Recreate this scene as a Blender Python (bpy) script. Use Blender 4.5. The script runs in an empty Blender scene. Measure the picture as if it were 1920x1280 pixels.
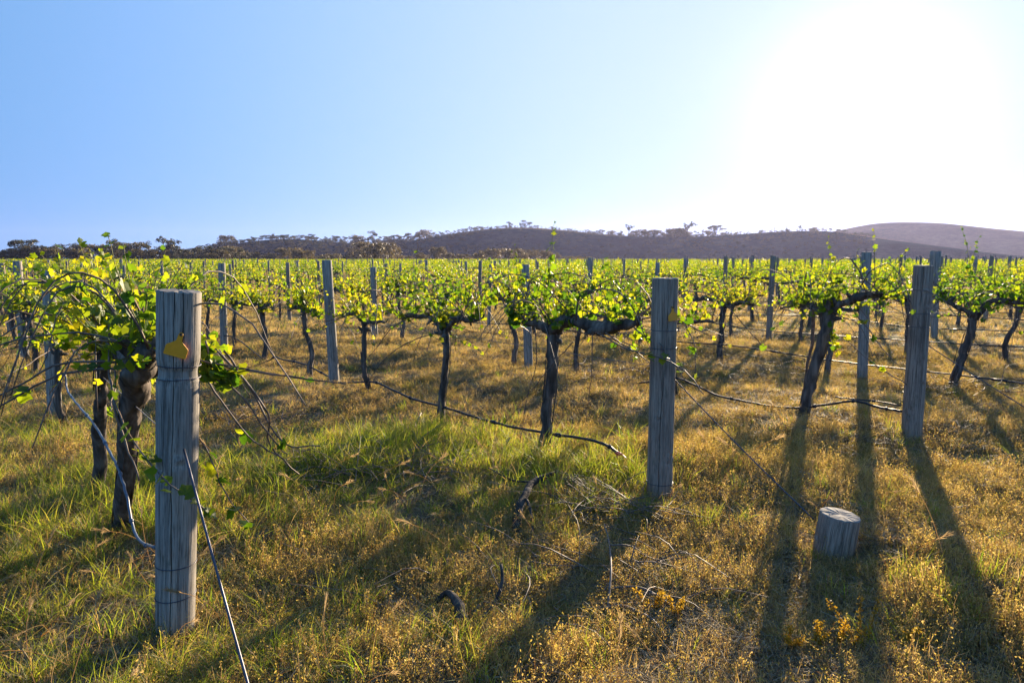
import bpy, math, random
import numpy as np
from mathutils import Vector, Matrix, noise as mnoise

# ------------------------------------------------------------------ camera, sky, sun, exposure
sc = bpy.context.scene
COL = sc.collection
R = math.radians
CAM_H, F_PX, HOR = 1.65, 1280.0, 485.0
PITCH = math.atan((640 - HOR) / F_PX)
cam_d = bpy.data.cameras.new('camera'); cam = bpy.data.objects.new('camera', cam_d); COL.objects.link(cam)
cam_d.sensor_width = 36; cam_d.lens = 24; cam_d.clip_start = 0.05; cam_d.clip_end = 20000
cam.location = (0, 0, CAM_H); cam.rotation_euler = (math.pi / 2 - PITCH, 0, 0)
sc.camera = cam
SUN_AZ, SUN_EL = R(26.5), R(10.6)          # azimuth clockwise from +Y
SUN_DIR = Vector((math.sin(SUN_AZ) * math.cos(SUN_EL), math.cos(SUN_AZ) * math.cos(SUN_EL), math.sin(SUN_EL)))
sd = bpy.data.lights.new('sun', 'SUN'); sun = bpy.data.objects.new('sun', sd); COL.objects.link(sun)
sd.energy = 4.6; sd.angle = R(0.6); sd.color = (1.0, 0.80, 0.55)
sun.rotation_euler = SUN_DIR.to_track_quat('Z', 'Y').to_euler(); sun.location = (20, 40, 30)
w = bpy.data.worlds.new('World'); sc.world = w; w.use_nodes = True
nt = w.node_tree; nt.nodes.clear()
N = nt.nodes.new; L = nt.links.new
sky = N('ShaderNodeTexSky'); sky.sky_type = 'NISHITA'; sky.sun_disc = False
sky.sun_elevation = SUN_EL; sky.sun_rotation = SUN_AZ
sky.air_density = 1.0; sky.dust_density = 0.0; sky.ozone_density = 5.5
bg = N('ShaderNodeBackground'); bg.inputs['Strength'].default_value = 0.071
tc = N('ShaderNodeTexCoord'); nrm = N('ShaderNodeVectorMath'); nrm.operation = 'NORMALIZE'; L(tc.outputs['Generated'], nrm.inputs[0])
dp = N('ShaderNodeVectorMath'); dp.operation = 'DOT_PRODUCT'; L(nrm.outputs[0], dp.inputs[0]); dp.inputs[1].default_value = SUN_DIR
lift = N('ShaderNodeVectorMath'); lift.operation = 'MULTIPLY_ADD'; L(nrm.outputs[0], lift.inputs[0]); lift.inputs[1].default_value = (1, 1, .12); lift.inputs[2].default_value = (0, 0, .31)
L(lift.outputs[0], sky.inputs['Vector'])                                # clear air: the blue reaches down to the horizon
cl = N('ShaderNodeMath'); cl.operation = 'MAXIMUM'; L(dp.outputs['Value'], cl.inputs[0]); cl.inputs[1].default_value = 0.0
acc = sky.outputs[0]
for power, colr in ((420.0, (3.0, 2.8, 2.6)), (110.0, (1.5, 1.1, .9)), (4.0, (1.36, .44, .08)), (1.0, (.50, .58, .2))):
    pw = N('ShaderNodeMath'); pw.operation = 'POWER'; L(cl.outputs[0], pw.inputs[0]); pw.inputs[1].default_value = power
    sc_ = N('ShaderNodeVectorMath'); sc_.operation = 'SCALE'; sc_.inputs[0].default_value = colr; L(pw.outputs[0], sc_.inputs['Scale'])
    ad = N('ShaderNodeVectorMath'); ad.operation = 'ADD'; L(acc, ad.inputs[0]); L(sc_.outputs[0], ad.inputs[1]); acc = ad.outputs[0]
L(acc, bg.inputs['Color'])
wo = N('ShaderNodeOutputWorld'); L(bg.outputs[0], wo.inputs['Surface'])
sc.view_settings.view_transform = 'Standard'; sc.view_settings.look = 'None'
sc.view_settings.exposure = 1.95; sc.view_settings.gamma = 1.0; sc.view_settings.use_curve_mapping = False
sc.render.engine = 'CYCLES'
cy = sc.cycles
cy.use_denoising = True; cy.max_bounces = 6; cy.diffuse_bounces = 3; cy.glossy_bounces = 2
cy.transmission_bounces = 4; cy.transparent_max_bounces = 6; cy.volume_bounces = 0
cy.sample_clamp_indirect = 6.0; cy.caustics_reflective = False; cy.caustics_refractive = False

# ------------------------------------------------------------------ picture measurement -> places on the ground
CP, SP = math.cos(PITCH), math.sin(PITCH)
ROW_D = Vector((-0.620, 0.7846, 0)); ROW_N = Vector((0.7846, 0.620, 0))      # along a row / across the rows
ROW_ANG = math.atan2(ROW_D.y, ROW_D.x)
def ray(px, py):
    u, v = (px - 960) / F_PX, (py - 640) / F_PX
    return Vector((u, CP - v * SP, -SP - v * CP))
def vnoise(x, y, seed=0):
    x = np.asarray(x, float); y = np.asarray(y, float)
    xi, yi = np.floor(x).astype(np.int64), np.floor(y).astype(np.int64)
    fx, fy = x - xi, y - yi; fx = fx * fx * (3 - 2 * fx); fy = fy * fy * (3 - 2 * fy)
    def h(i, j):
        n = (i * 374761393 + j * 668265263 + seed * 1274126177) & 0xffffffff
        n = ((n ^ (n >> 13)) * 1274126177) & 0xffffffff
        return ((n ^ (n >> 16)) & 0xffff) / 65535.0
    return (h(xi, yi) * (1 - fx) + h(xi + 1, yi) * fx) * (1 - fy) + (h(xi, yi + 1) * (1 - fx) + h(xi + 1, yi + 1) * fx) * fy
def gz(x, y):
    d = np.hypot(x, y); f = 1 / (1 + (d / 40.0) ** 2)
    return ((vnoise(np.asarray(x) * .9 + 7, np.asarray(y)* .9 + 3, 1) - .5) * .15 + (vnoise(np.asarray(x) * 2.7, np.asarray(y) * 2.7, 2) - .5) * .06) * f
def gzf(x, y): return float(gz(x, y))
def gp(px, py):
    d = ray(px, py); t = -CAM_H / d.z
    return Vector((d.x * t, d.y * t, 0))
def rp(px, py, n):                      # the point of that line of sight on the row whose offset is n
    d = ray(px, py); t = n / d.dot(ROW_N)
    return Vector((0, 0, CAM_H)) + d * t
def fp(px, py, fwd):
    d = ray(px, py); t = fwd / d.y
    return Vector((0, 0, CAM_H)) + d * t
P1, P2, P3 = gp(328, 1178), gp(1236, 932), gp(1708, 826)
ROWN = [P1.dot(ROW_N), P2.dot(ROW_N), P3.dot(ROW_N)]
ROWR = [P1.dot(ROW_D), P2.dot(ROW_D), P3.dot(ROW_D)]
for k in range(3, 140):
    ROWN.append(ROWN[-1] + 3.0); ROWR.append(ROWR[-1] - .24)
def rowpt(k, r, z=0.0):
    p = ROW_N * ROWN[k] + ROW_D * r
    return Vector((p.x, p.y, gzf(p.x, p.y) + z))

# ------------------------------------------------------------------ mesh and object helpers
class MB:
    def __init__(s): s.v = []; s.f = []; s.m = []
    def tube(s, pts, radii, sides=8, mat=0, rough=0.0, rnd=None, cap=True, seed=0, freq=6.0):
        pts = [Vector(p) for p in pts]; n = len(pts)
        if not hasattr(radii, '__len__'): radii = [radii] * n
        t0 = (pts[1] - pts[0]).normalized()
        a = t0.orthogonal().normalized(); base = len(s.v)
        for i in range(n):
            t = (pts[min(i + 1, n - 1)] - pts[max(i - 1, 0)])
            t = t.normalized() if t.length > 1e-9 else t0
            a = (a - t * a.dot(t)); a = a.normalized() if a.length > 1e-6 else t.orthogonal().normalized()
            b = t.cross(a)
            for j in range(sides):
                th = 2 * math.pi * j / sides; r = radii[i]
                d = a * math.cos(th) + b * math.sin(th)
                if rough:
                    q = pts[i] + d * r
                    r *= 1 + rough * (mnoise.noise(q * freq + Vector((seed * 7.1, 0, 0))) + .6 * mnoise.noise(q * freq * 2.7 + Vector((0, seed * 3.3, 0))))
                s.v.append(pts[i] + d * r)
        for i in range(n - 1):
            for j in range(sides):
                j2 = (j + 1) % sides
                s.f.append((base + i * sides + j, base + i * sides + j2, base + (i + 1) * sides + j2, base + (i + 1) * sides + j)); s.m.append(mat)
        if cap:
            s.f.append(tuple(base + j for j in reversed(range(sides)))); s.m.append(mat)
            s.f.append(tuple(base + (n - 1) * sides + j for j in range(sides))); s.m.append(mat)
    def poly(s, pts, mat=0):
        b = len(s.v); s.v += [Vector(p) for p in pts]; s.f.append(tuple(range(b, b + len(pts)))); s.m.append(mat)
    def fan(s, c, pts, mat=0):
        b = len(s.v); s.v.append(c); s.v += pts; n = len(pts)
        for i in range(n): s.f.append((b, b + 1 + i, b + 1 + (i + 1) % n)); s.m.append(mat)
    def add(s, o, mat_off=0):
        b = len(s.v); s.v += o.v; s.f += [tuple(i + b for i in f) for f in o.f]; s.m += [m + mat_off for m in o.m]
    def mesh(s, name, mats, smooth=False):
        me = bpy.data.meshes.new(name); me.from_pydata([tuple(v) for v in s.v], [], s.f)
        for m in (mats if isinstance(mats, (list, tuple)) else [mats]): me.materials.append(m)
        me.polygons.foreach_set('material_index', s.m)
        if smooth: me.polygons.foreach_set('use_smooth', [True] * len(me.polygons))
        me.update(); return me
    def build(s, name, mats, parent=None, smooth=False, loc=None):
        return link(name, s.mesh(name, mats, smooth), parent, loc)
def link(name, me, parent=None, loc=None):
    o = bpy.data.objects.new(name, me); COL.objects.link(o)
    if parent: o.parent = parent
    if loc is not None: o.location = loc
    return o
def tag(o, label, cat, group=None):
    o['label'] = label; o['category'] = cat
    if group: o['group'] = group
    return o
def thing(name, label, cat, loc=(0, 0, 0), rz=0.0, group=None):
    o = bpy.data.objects.new(name, None); COL.objects.link(o); o.empty_display_size = .1
    o.location = loc; o.rotation_euler = (0, 0, rz)
    return tag(o, label, cat, group)
def kind(o, k): o['kind'] = k; return o
def spline(P, n):
    P = [Vector(p) for p in P]; Q = [P[0] * 2 - P[1]] + P + [P[-1] * 2 - P[-2]]; out = []
    m = len(P) - 1
    for i in range(n):
        u = i / (n - 1) * m; k = min(int(u), m - 1); t = u - k
        a, b, c, d = Q[k:k + 4]
        out.append(.5 * ((2 * b) + (c - a) * t + (2 * a - 5 * b + 4 * c - d) * t * t + (3 * b - a - 3 * c + d) * t ** 3))
    return out
def lerpl(vals, n):
    return [float(np.interp(i / (n - 1), np.linspace(0, 1, len(vals)), vals)) for i in range(n)]

# ------------------------------------------------------------------ materials
def mat(name):
    m = bpy.data.materials.new(name); m.use_nodes = True; t = m.node_tree; t.nodes.clear()
    o = t.nodes.new('ShaderNodeOutputMaterial'); return m, t, o
def node(t, typ, **kw):
    n = t.nodes.new(typ)
    for k, v in kw.items():
        if k in n.inputs.keys(): n.inputs[k].default_value = v
        else: setattr(n, k, v)
    return n
def ramp(t, fac, stops):
    r = t.nodes.new('ShaderNodeValToRGB'); e = r.color_ramp.elements
    while len(e) < len(stops): e.new(.5)
    for el, (p, c) in zip(e, stops): el.position = p; el.color = (*c, 1)
    t.links.new(fac, r.inputs[0]); return r.outputs[0]
def noise_tex(t, scale, detail=4, coord='Object', stretch=None, rough=.55, dist=0.0):
    tcn = t.nodes.new('ShaderNodeTexCoord'); out = tcn.outputs[coord]
    if stretch:
        mp = t.nodes.new('ShaderNodeMapping'); mp.inputs['Scale'].default_value = stretch; t.links.new(out, mp.inputs['Vector']); out = mp.outputs[0]
    n = node(t, 'ShaderNodeTexNoise', Scale=scale, Detail=detail, Roughness=rough, Distortion=dist); t.links.new(out, n.inputs['Vector'])
    return n.outputs['Fac']
def bump(t, fac, strength, dist):
    b = node(t, 'ShaderNodeBump', Strength=strength, Distance=dist); t.links.new(fac, b.inputs['Height']); return b.outputs[0]
def leafy(name, stops_r, stops_t, mixf=.5, rough=.45, spec=.35, randomness=1.0):
    """thin translucent leaf or blade: own colour varies from leaf to leaf and from plant to plant"""
    m, t, o = mat(name)
    gi = t.nodes.new('ShaderNodeNewGeometry'); oi = t.nodes.new('ShaderNodeObjectInfo')
    mx = node(t, 'ShaderNodeMix'); mx.data_type = 'FLOAT'; mx.inputs[0].default_value = .4
    t.links.new(gi.outputs['Random Per Island'], mx.inputs[2]); t.links.new(oi.outputs['Random'], mx.inputs[3])
    f = mx.outputs[0]
    p = node(t, 'ShaderNodeBsdfPrincipled', Roughness=rough); p.inputs['Specular IOR Level'].default_value = spec
    t.links.new(ramp(t, f, stops_r), p.inputs['Base Color'])
    tr = t.nodes.new('ShaderNodeBsdfTranslucent'); t.links.new(ramp(t, f, stops_t), tr.inputs['Color'])
    ms = t.nodes.new('ShaderNodeMixShader'); ms.inputs[0].default_value = mixf
    t.links.new(p.outputs[0], ms.inputs[1]); t.links.new(tr.outputs[0], ms.inputs[2]); t.links.new(ms.outputs[0], o.inputs[0])
    return m
def solid(name, stops, scale=8, stretch=None, rough=.8, bstr=0.0, bdist=.01, spec=.3, detail=5, coord='Object'):
    m, t, o = mat(name); f = noise_tex(t, scale, detail, coord, stretch)
    p = node(t, 'ShaderNodeBsdfPrincipled', Roughness=rough); p.inputs['Specular IOR Level'].default_value = spec
    t.links.new(ramp(t, f, stops), p.inputs['Base Color'])
    if bstr: t.links.new(bump(t, f, bstr, bdist), p.inputs['Normal'])
    t.links.new(p.outputs[0], o.inputs[0]); return m
M = {}
M['leaf'] = leafy('vine_leaf', [(.1, (.03, .075, .008)), (.5, (.065, .12, .012)), (.9, (.13, .15, .02))],
                  [(.1, (.06, .16, .006)), (.42, (.24, .37, .008)), (.85, (.66, .58, .015))], .52, .48, .25)
M['shoot'] = solid('green_shoot', [(.3, (.10, .14, .03)), (.7, (.16, .12, .05))], 20)
M['bark'] = solid('vine_bark', [(.3, (.034, .028, .024)), (.52, (.105, .085, .07)), (.72, (.23, .19, .155))], 14, (1.6, 1.6, .22), .9, .9, .02, .15, 8)
M['deadwood'] = solid('dead_vine_wood', [(.3, (.016, .013, .012)), (.55, (.05, .042, .036)), (.75, (.12, .10, .085))], 14, (1.6, 1.6, .4), .9, .9, .02, .15, 8)
M['cane'] = solid('vine_cane', [(.3, (.07, .045, .035)), (.7, (.20, .145, .11))], 30, None, .6, .3, .002)
M['dry'] = leafy('dry_grass_blade', [(.1, (.19, .14, .065)), (.5, (.39, .30, .15)), (.9, (.55, .45, .27))],
                 [(.1, (.42, .25, .055)), (.5, (.72, .47, .12)), (.9, (.84, .62, .25))], .5, .6, .2)
M['green'] = leafy('green_grass_blade', [(.1, (.04, .08, .012)), (.6, (.095, .135, .02)), (.9, (.19, .18, .04))],
                   [(.1, (.26, .42, .02)), (.6, (.54, .58, .03)), (.9, (.70, .58, .07))], .48, .5, .25)
M['weed'] = leafy('weed_leaf', [(.1, (.06, .07, .018)), (.45, (.18, .155, .05)), (.9, (.36, .28, .12))],
                  [(.1, (.24, .22, .025)), (.45, (.60, .44, .07)), (.9, (.82, .58, .20))], .48, .6, .2)
M['thatch'] = leafy('thatch', [(.1, (.08, .062, .038)), (.5, (.20, .155, .095)), (.9, (.38, .31, .20))],
                    [(.1, (.10, .06, .02)), (.5, (.2, .13, .05)), (.9, (.3, .2, .09))], .3, .7, .15)
M['seed'] = leafy('seed_head', [(.1, (.3, .2, .09)), (.9, (.42, .31, .17))], [(.1, (.5, .34, .13)), (.9, (.66, .48, .25))], .5, .6, .2)
M['dock'] = leafy('dock_flower', [(.1, (.24, .13, .015)), (.9, (.36, .22, .025))], [(.1, (.48, .26, .015)), (.9, (.66, .42, .03))], .5, .6, .2)
def wood_mat(name, dark, mid, light, warm):
    m, t, o = mat(name)
    g1 = noise_tex(t, 70, 6, 'Object', (1.0, 1.0, .03), .65, .3); g2 = noise_tex(t, 2.6, 5, 'Object', (1, 1, .55), .6); g3 = noise_tex(t, 170, 4, 'Object', (1, 1, .035), .7); g4 = noise_tex(t, 9, 6, 'Object', (1, 1, .4), .7)
    c1 = ramp(t, g1, [(.30, dark), (.48, mid), (.72, light)]); c2 = ramp(t, g2, [(.30, (.62, .60, .58)), (.48, (1, .98, .95)), (.72, warm)])
    c3 = ramp(t, g3, [(.36, (.42, .40, .38)), (.50, (1, 1, 1))]); c4 = ramp(t, g4, [(.30, (.55, .56, .50)), (.44, (1, 1, 1)), (.70, (1, 1, 1)), (.80, (1.2, 1.18, 1.1))])
    acc = c1
    for c in (c2, c3, c4):
        mx = node(t, 'ShaderNodeMix'); mx.data_type = 'RGBA'; mx.blend_type = 'MULTIPLY'; mx.inputs[0].default_value = 1
        t.links.new(acc, mx.inputs[6]); t.links.new(c, mx.inputs[7]); acc = mx.outputs[2]
    p = node(t, 'ShaderNodeBsdfPrincipled', Roughness=.85); p.inputs['Specular IOR Level'].default_value = .2
    t.links.new(acc, p.inputs['Base Color']); t.links.new(bump(t, g3, .7, .004), p.inputs['Normal'])
    t.links.new(p.outputs[0], o.inputs[0]); return m
M['wood'] = wood_mat('weathered_timber', (.13, .118, .104), (.29, .27, .24), (.48, .435, .37), (1.0, .92, .80))
M['wood_tan'] = wood_mat('aged_timber', (.13, .10, .078), (.29, .232, .185), (.45, .37, .295), (1.0, .90, .77))
M['endgrain'] = solid('sawn_timber', [(.3, (.10, .09, .08)), (.6, (.24, .22, .19)), (.8, (.34, .31, .27))], 22, None, .9, .6, .006)
def plain(name, c, rough=.5, metal=0.0, spec=.5):
    m, t, o = mat(name); f = noise_tex(t, 12, 3)
    p = node(t, 'ShaderNodeBsdfPrincipled', Roughness=rough, Metallic=metal); p.inputs['Specular IOR Level'].default_value = spec
    t.links.new(ramp(t, f, [(.3, tuple(x * .8 for x in c)), (.7, tuple(min(1, x * 1.1) for x in c))]), p.inputs['Base Color']); t.links.new(p.outputs[0], o.inputs[0]); return m
M['hose'] = plain('black_poly_pipe', (.018, .018, .022), .5, 0, .35)
M['hose_pale'] = plain('pale_poly_pipe', (.09, .12, .16), .4, 0, .4)  # paler and bluer than the other pipes
M['wire'] = plain('galvanised_wire', (.22, .22, .23), .6, .7)
M['cable'] = plain('steel_stay', (.08, .08, .10), .48, .7)
M['yellow'] = plain('yellow_plastic', (.88, .34, .002), .5); M['orange'] = plain('orange_plastic', (.85, .36, .03), .45)
M['black'] = plain('black_nail', (.02, .02, .02), .5); M['red'] = plain('red_plastic', (.55, .01, .06), .35)
M['rag'] = plain('pale_fibre', (.62, .60, .56), .8)
M['eucalypt'] = leafy('eucalypt_leaf', [(.1, (.014, .022, .014)), (.5, (.030, .036, .022)), (.9, (.06, .052, .03))],
                      [(.1, (.03, .05, .015)), (.9, (.12, .11, .03))], .3, .5, .3)
M['mallee'] = leafy('mallee_leaf', [(.1, (.040, .036, .018)), (.5, (.075, .062, .032)), (.9, (.13, .10, .05))],
                    [(.1, (.08, .07, .02)), (.9, (.22, .16, .05))], .35, .5, .3)
M['tree_bark'] = solid('gum_bark', [(.3, (.05, .04, .035)), (.7, (.16, .13, .11))], 4, (1, 1, .3), .9)

# ------------------------------------------------------------------ ground, hills
def ground_mat():
    m, t, o = mat('dry_pasture_soil')
    a = noise_tex(t, .55, 5); b = noise_tex(t, 14, 8, rough=.7); c = noise_tex(t, .05, 3)
    c1 = ramp(t, b, [(.3, (.05, .038, .024)), (.5, (.125, .092, .052)), (.72, (.25, .185, .105))])
    c2 = ramp(t, b, [(.3, (.04, .045, .014)), (.5, (.10, .095, .03)), (.72, (.19, .16, .06))])
    f = node(t, 'ShaderNodeMath'); f.operation = 'ADD'; t.links.new(a, f.inputs[0]); t.links.new(c, f.inputs[1])
    fr = ramp(t, f.outputs[0], [(.85, (0, 0, 0)), (1.15, (1, 1, 1))])
    mx = node(t, 'ShaderNodeMix'); mx.data_type = 'RGBA'; t.links.new(fr, mx.inputs[0]); t.links.new(c1, mx.inputs[6]); t.links.new(c2, mx.inputs[7])
    p = node(t, 'ShaderNodeBsdfPrincipled', Roughness=.95); p.inputs['Specular IOR Level'].default_value = .1
    t.links.new(mx.outputs[2], p.inputs['Base Color']); t.links.new(bump(t, b, .8, .03), p.inputs['Normal'])
    t.links.new(p.outputs[0], o.inputs[0]); return m
def grid_axis(): 
    a = [0.0]; s = .12
    while a[-1] < 6000: a.append(a[-1] + s); s = s if a[-1] < 10 else s * 1.12
    return np.array([-x for x in reversed(a[1:])] + a)
ax = grid_axis(); X, Y = np.meshgrid(ax, ax + 4.0); Z = gz(X, Y); nx = len(ax)
me = bpy.data.meshes.new('ground')
ii = np.arange(nx * nx).reshape(nx, nx)
q = np.stack([ii[:-1, :-1], ii[:-1, 1:], ii[1:, 1:], ii[1:, :-1]], -1).reshape(-1, 4)
me.from_pydata(np.stack([X, Y, Z], -1).reshape(-1, 3).tolist(), [], q.tolist()); me.materials.append(ground_mat())
me.polygons.foreach_set('use_smooth', [True] * len(me.polygons))
kind(link('ground', me), 'structure')

def hill_mat(name, c0, c1, c2, track_and_lit_crest):
    m, t, o = mat(name)
    a = noise_tex(t, .018, 7, rough=.68); b = noise_tex(t, .16, 6, rough=.75)
    ad = node(t, 'ShaderNodeMath'); ad.operation = 'MULTIPLY_ADD'; ad.inputs[1].default_value = .5
    t.links.new(a, ad.inputs[0]); 
    h = node(t, 'ShaderNodeMath'); h.operation = 'MULTIPLY'; h.inputs[1].default_value = .5; t.links.new(b, h.inputs[0]); t.links.new(h.outputs[0], ad.inputs[2])
    c = ramp(t, ad.outputs[0], [(.38, c0), (.5, c1), (.62, c2)])
    at = t.nodes.new('ShaderNodeAttribute'); at.attribute_name = 'bare'  # mask for the pale track and for sunlight painted on the crest
    mul = node(t, 'ShaderNodeMath'); mul.operation = 'MULTIPLY'; t.links.new(at.outputs['Fac'], mul.inputs[0])
    rb = ramp(t, b, [(.35, (.35, .35, .35)), (.6, (1, 1, 1))]); t.links.new(rb, mul.inputs[1])
    mx = node(t, 'ShaderNodeMix'); mx.data_type = 'RGBA'; t.links.new(mul.outputs[0], mx.inputs[0]); t.links.new(c, mx.inputs[6]); mx.inputs[7].default_value = (*track_and_lit_crest, 1)
    p = node(t, 'ShaderNodeBsdfPrincipled', Roughness=1.0); p.inputs['Specular IOR Level'].default_value = 0
    t.links.new(mx.outputs[2], p.inputs['Base Color']); t.links.new(bump(t, b, 1.0, 2.5), p.inputs['Normal'])
    t.links.new(p.outputs[0], o.inputs[0]); return m
def hill(name, prof, D, front, back, m, bare):
    """prof: (picture x, picture y of the ridge); a ridge at distance D with a rounded front and back slope"""
    xs = np.linspace(prof[0][0], prof[-1][0], 160); ys = np.interp(xs, [p[0] for p in prof], [p[1] for p in prof])
    ys = np.convolve(np.pad(ys, 3, 'edge'), np.ones(7) / 7, 'valid')
    ts = np.concatenate([np.linspace(-1, 0, 26), np.linspace(0, 1, 10)[1:]]); V = []; att = []
    for x, y in zip(xs, ys):
        d = ray(x, y); az = math.atan2(d.x, d.y); el = d.z / math.hypot(d.x, d.y)
        H = CAM_H + el * D
        for t in ts:
            dist = D + (front if t < 0 else back) * t
            s = (1 + t) if t < 0 else (1 - t)
            prof_h = math.sin(s * math.pi / 2) ** 1.25
            z = (H + 2) * prof_h - 2
            X_, Y_ = math.sin(az) * dist, math.cos(az) * dist
            if -1 < t < 0: z += (float(vnoise(X_ / 45, Y_ / 45, 5)) - .5) * 7 * (1 - s) * s * 3
            V.append((X_, Y_, z)); att.append(bare(x, t))
    n = len(ts); F = [(i * n + j, i * n + j + 1, (i + 1) * n + j + 1, (i + 1) * n + j) for i in range(len(xs) - 1) for j in range(n - 1)]
    me = bpy.data.meshes.new(name); me.from_pydata(V, [], F); me.materials.append(m)
    a = me.attributes.new('bare', 'FLOAT', 'POINT'); a.data.foreach_set('value', att)
    me.polygons.foreach_set('use_smooth', [True] * len(F)); me.update()
    o = kind(link(name, me), 'structure'); return o
MID = [(250, 486), (330, 477), (400, 464), (440, 457), (490, 450), (540, 447), (600, 451), (650, 456), (700, 458), (760, 453), (840, 439), (900, 430), (950, 427), (985, 426),
       (1030, 429), (1080, 434), (1150, 441), (1250, 446), (1350, 442), (1430, 436), (1500, 433), (1560, 433), (1610, 440), (1660, 450), (1730, 460), (1800, 468), (1880, 478), (1990, 486)]
FARH = [(1300, 484), (1420, 462), (1500, 446), (1570, 433), (1610, 424), (1650, 418), (1700, 417), (1760, 419), (1840, 427), (1920, 434), (2060, 450), (2300, 470), (2450, 485)]
D_MID, D_FAR = 640.0, 1300.0
mid_top = lambda x: float(np.interp(x, [p[0] for p in MID], [p[1] for p in MID]))
hill('middle_hill', MID, D_MID, 118, 320, hill_mat('scrubby_hillside', (.005, .016, .024), (.018, .038, .046), (.060, .070, .058), (.30, .21, .12)),  # teal in the slope colours stands in for blue scattering in the air
     lambda x, t: max(0, 1 - abs(x - 1010) / 170) * (1 if -.2 < t < .2 else 0) + (.95 if 1590 < x < 1800 and -.14 < t < .2 else 0))  # sunlight painted as gold on the hilltop crest, plus the pale track at right
hill('far_hill', FARH, D_FAR, 240, 500, hill_mat('bare_hillside', (.035, .028, .022), (.08, .06, .042), (.14, .105, .07), (.34, .26, .17)),
     lambda x, t: .25 if t > -.1 else 0)

# ------------------------------------------------------------------ timber posts
def timber(h, r0, r1, sides, rings, seed, cracks, knots=0, lean=(0, 0), waist=None, crack_w=.03):
    rnd = random.Random(seed); mb = MB()
    cr = [(rnd.uniform(0, 2 * math.pi), rnd.uniform(0, .35), rnd.uniform(.55, 1.0), rnd.uniform(.006, .016), rnd.uniform(-.1, .1)) for _ in range(cracks)]
    for c in CR_EXTRA.get(seed, []): cr.append(c)
    kn = [(rnd.uniform(0, 6.28), rnd.uniform(.15, .9) * h) for _ in range(knots)]
    z0 = -.12
    for i in range(rings + 1):
        t = i / rings; z = z0 + (h - z0) * t; rr = r0 + (r1 - r0) * t
        for j in range(sides):
            th = 2 * math.pi * j / sides; c, s_ = math.cos(th), math.sin(th)
            r = rr * (1 + .035 * mnoise.noise(Vector((c * .9, s_ * .9, z * .8 + seed * 3))) + .006 * mnoise.noise(Vector((c * 9, s_ * 9, z * .5 + seed))) + .004 * mnoise.noise(Vector((c * 30, s_ * 30, z * 1.5 + seed))))
            for a0, f0, f1, dep, tw in cr:
                if f0 <= t <= f1 + 1e-6:
                    cwv = crack_w * (.6 + .9 * abs(mnoise.noise(Vector((z * 3, a0 * 5, seed + 9))))); d = (th - a0 - tw * (t - .5) - .13 * mnoise.noise(Vector((z * 2.0, a0 * 3, seed))) - .03 * mnoise.noise(Vector((z * 11, a0 * 3, seed))) + math.pi) % (2 * math.pi) - math.pi
                    e = min(1, (t - f0) / .06 + .15) * (1 if f1 > .97 else min(1, (f1 - t) / .06 + .15))
                    r -= dep * max(0, 1 - abs(d) / cwv) * e
            for ka, kz in kn:
                d = math.hypot(((th - ka + math.pi) % 6.2832 - math.pi) * rr, z - kz)
                r += .005 * math.exp(-(d / .018) ** 2) - .004 * math.exp(-((d - .03) / .012) ** 2)
            if waist:
                for wz, wd, ww in waist: r -= wd * math.exp(-((z - wz) / ww) ** 2)
            zz = z + (.006 * mnoise.noise(Vector((c * 3, s_ * 3, seed))) if i == rings else 0)
            mb.v.append(Vector((c * r + lean[0] * max(z, 0) / h, s_ * r + lean[1] * max(z, 0) / h, zz)))
    for i in range(rings):
        for j in range(sides):
            j2 = (j + 1) % sides
            mb.f.append((i * sides + j, i * sides + j2, (i + 1) * sides + j2, (i + 1) * sides + j)); mb.m.append(0)
    top = len(mb.v) - sides; prev = list(range(top, top + sides))           # sawn top: two rings and a centre
    cx = Vector((lean[0], lean[1], 0))
    for q in (.94, .5):
        b = len(mb.v)
        for j in range(sides):
            p = mb.v[top + j]; n_ = Vector((cx.x + (p.x - cx.x) * q, cx.y + (p.y - cx.y) * q, h + (.004 if q > .9 else .006) + .004 * mnoise.noise(Vector((p.x * 40, p.y * 40, q + seed)))))
            mb.v.append(n_)
        for j in range(sides):
            j2 = (j + 1) % sides; mb.f.append((prev[j], prev[j2], b + j2, b + j)); mb.m.append(1)
        prev = list(range(b, b + sides))
    c_ = len(mb.v); mb.v.append(Vector((cx.x, cx.y, h + .003)))
    for j in range(sides): mb.f.append((prev[j], prev[(j + 1) % sides], c_)); mb.m.append(1)
    return mb
CR_EXTRA = {11: [(R(-78), .0, 1.0, .02, .06), (R(-52), .78, 1.0, .016, 0), (R(-105), .8, 1.0, .012, 0), (R(-122), .82, 1.0, .010, 0)],
            12: [(R(-103), .0, .62, .022, .10), (R(-84), .7, 1.0, .018, 0)], 13: [(R(-86), .2, .8, .016, .1), (R(-120), .8, 1.0, .02, 0)]}
def ring(mb, z, r, th, tilt=0.0, w=.0025, tiltdir=0.0):
    pts = [Vector((math.cos(a) * r, math.sin(a) * r, z + tilt * math.cos(a - tiltdir))) for a in [2 * math.pi * i / 40 for i in range(41)]]
    mb.tube(pts, w, 6, 0, cap=False)
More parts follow.
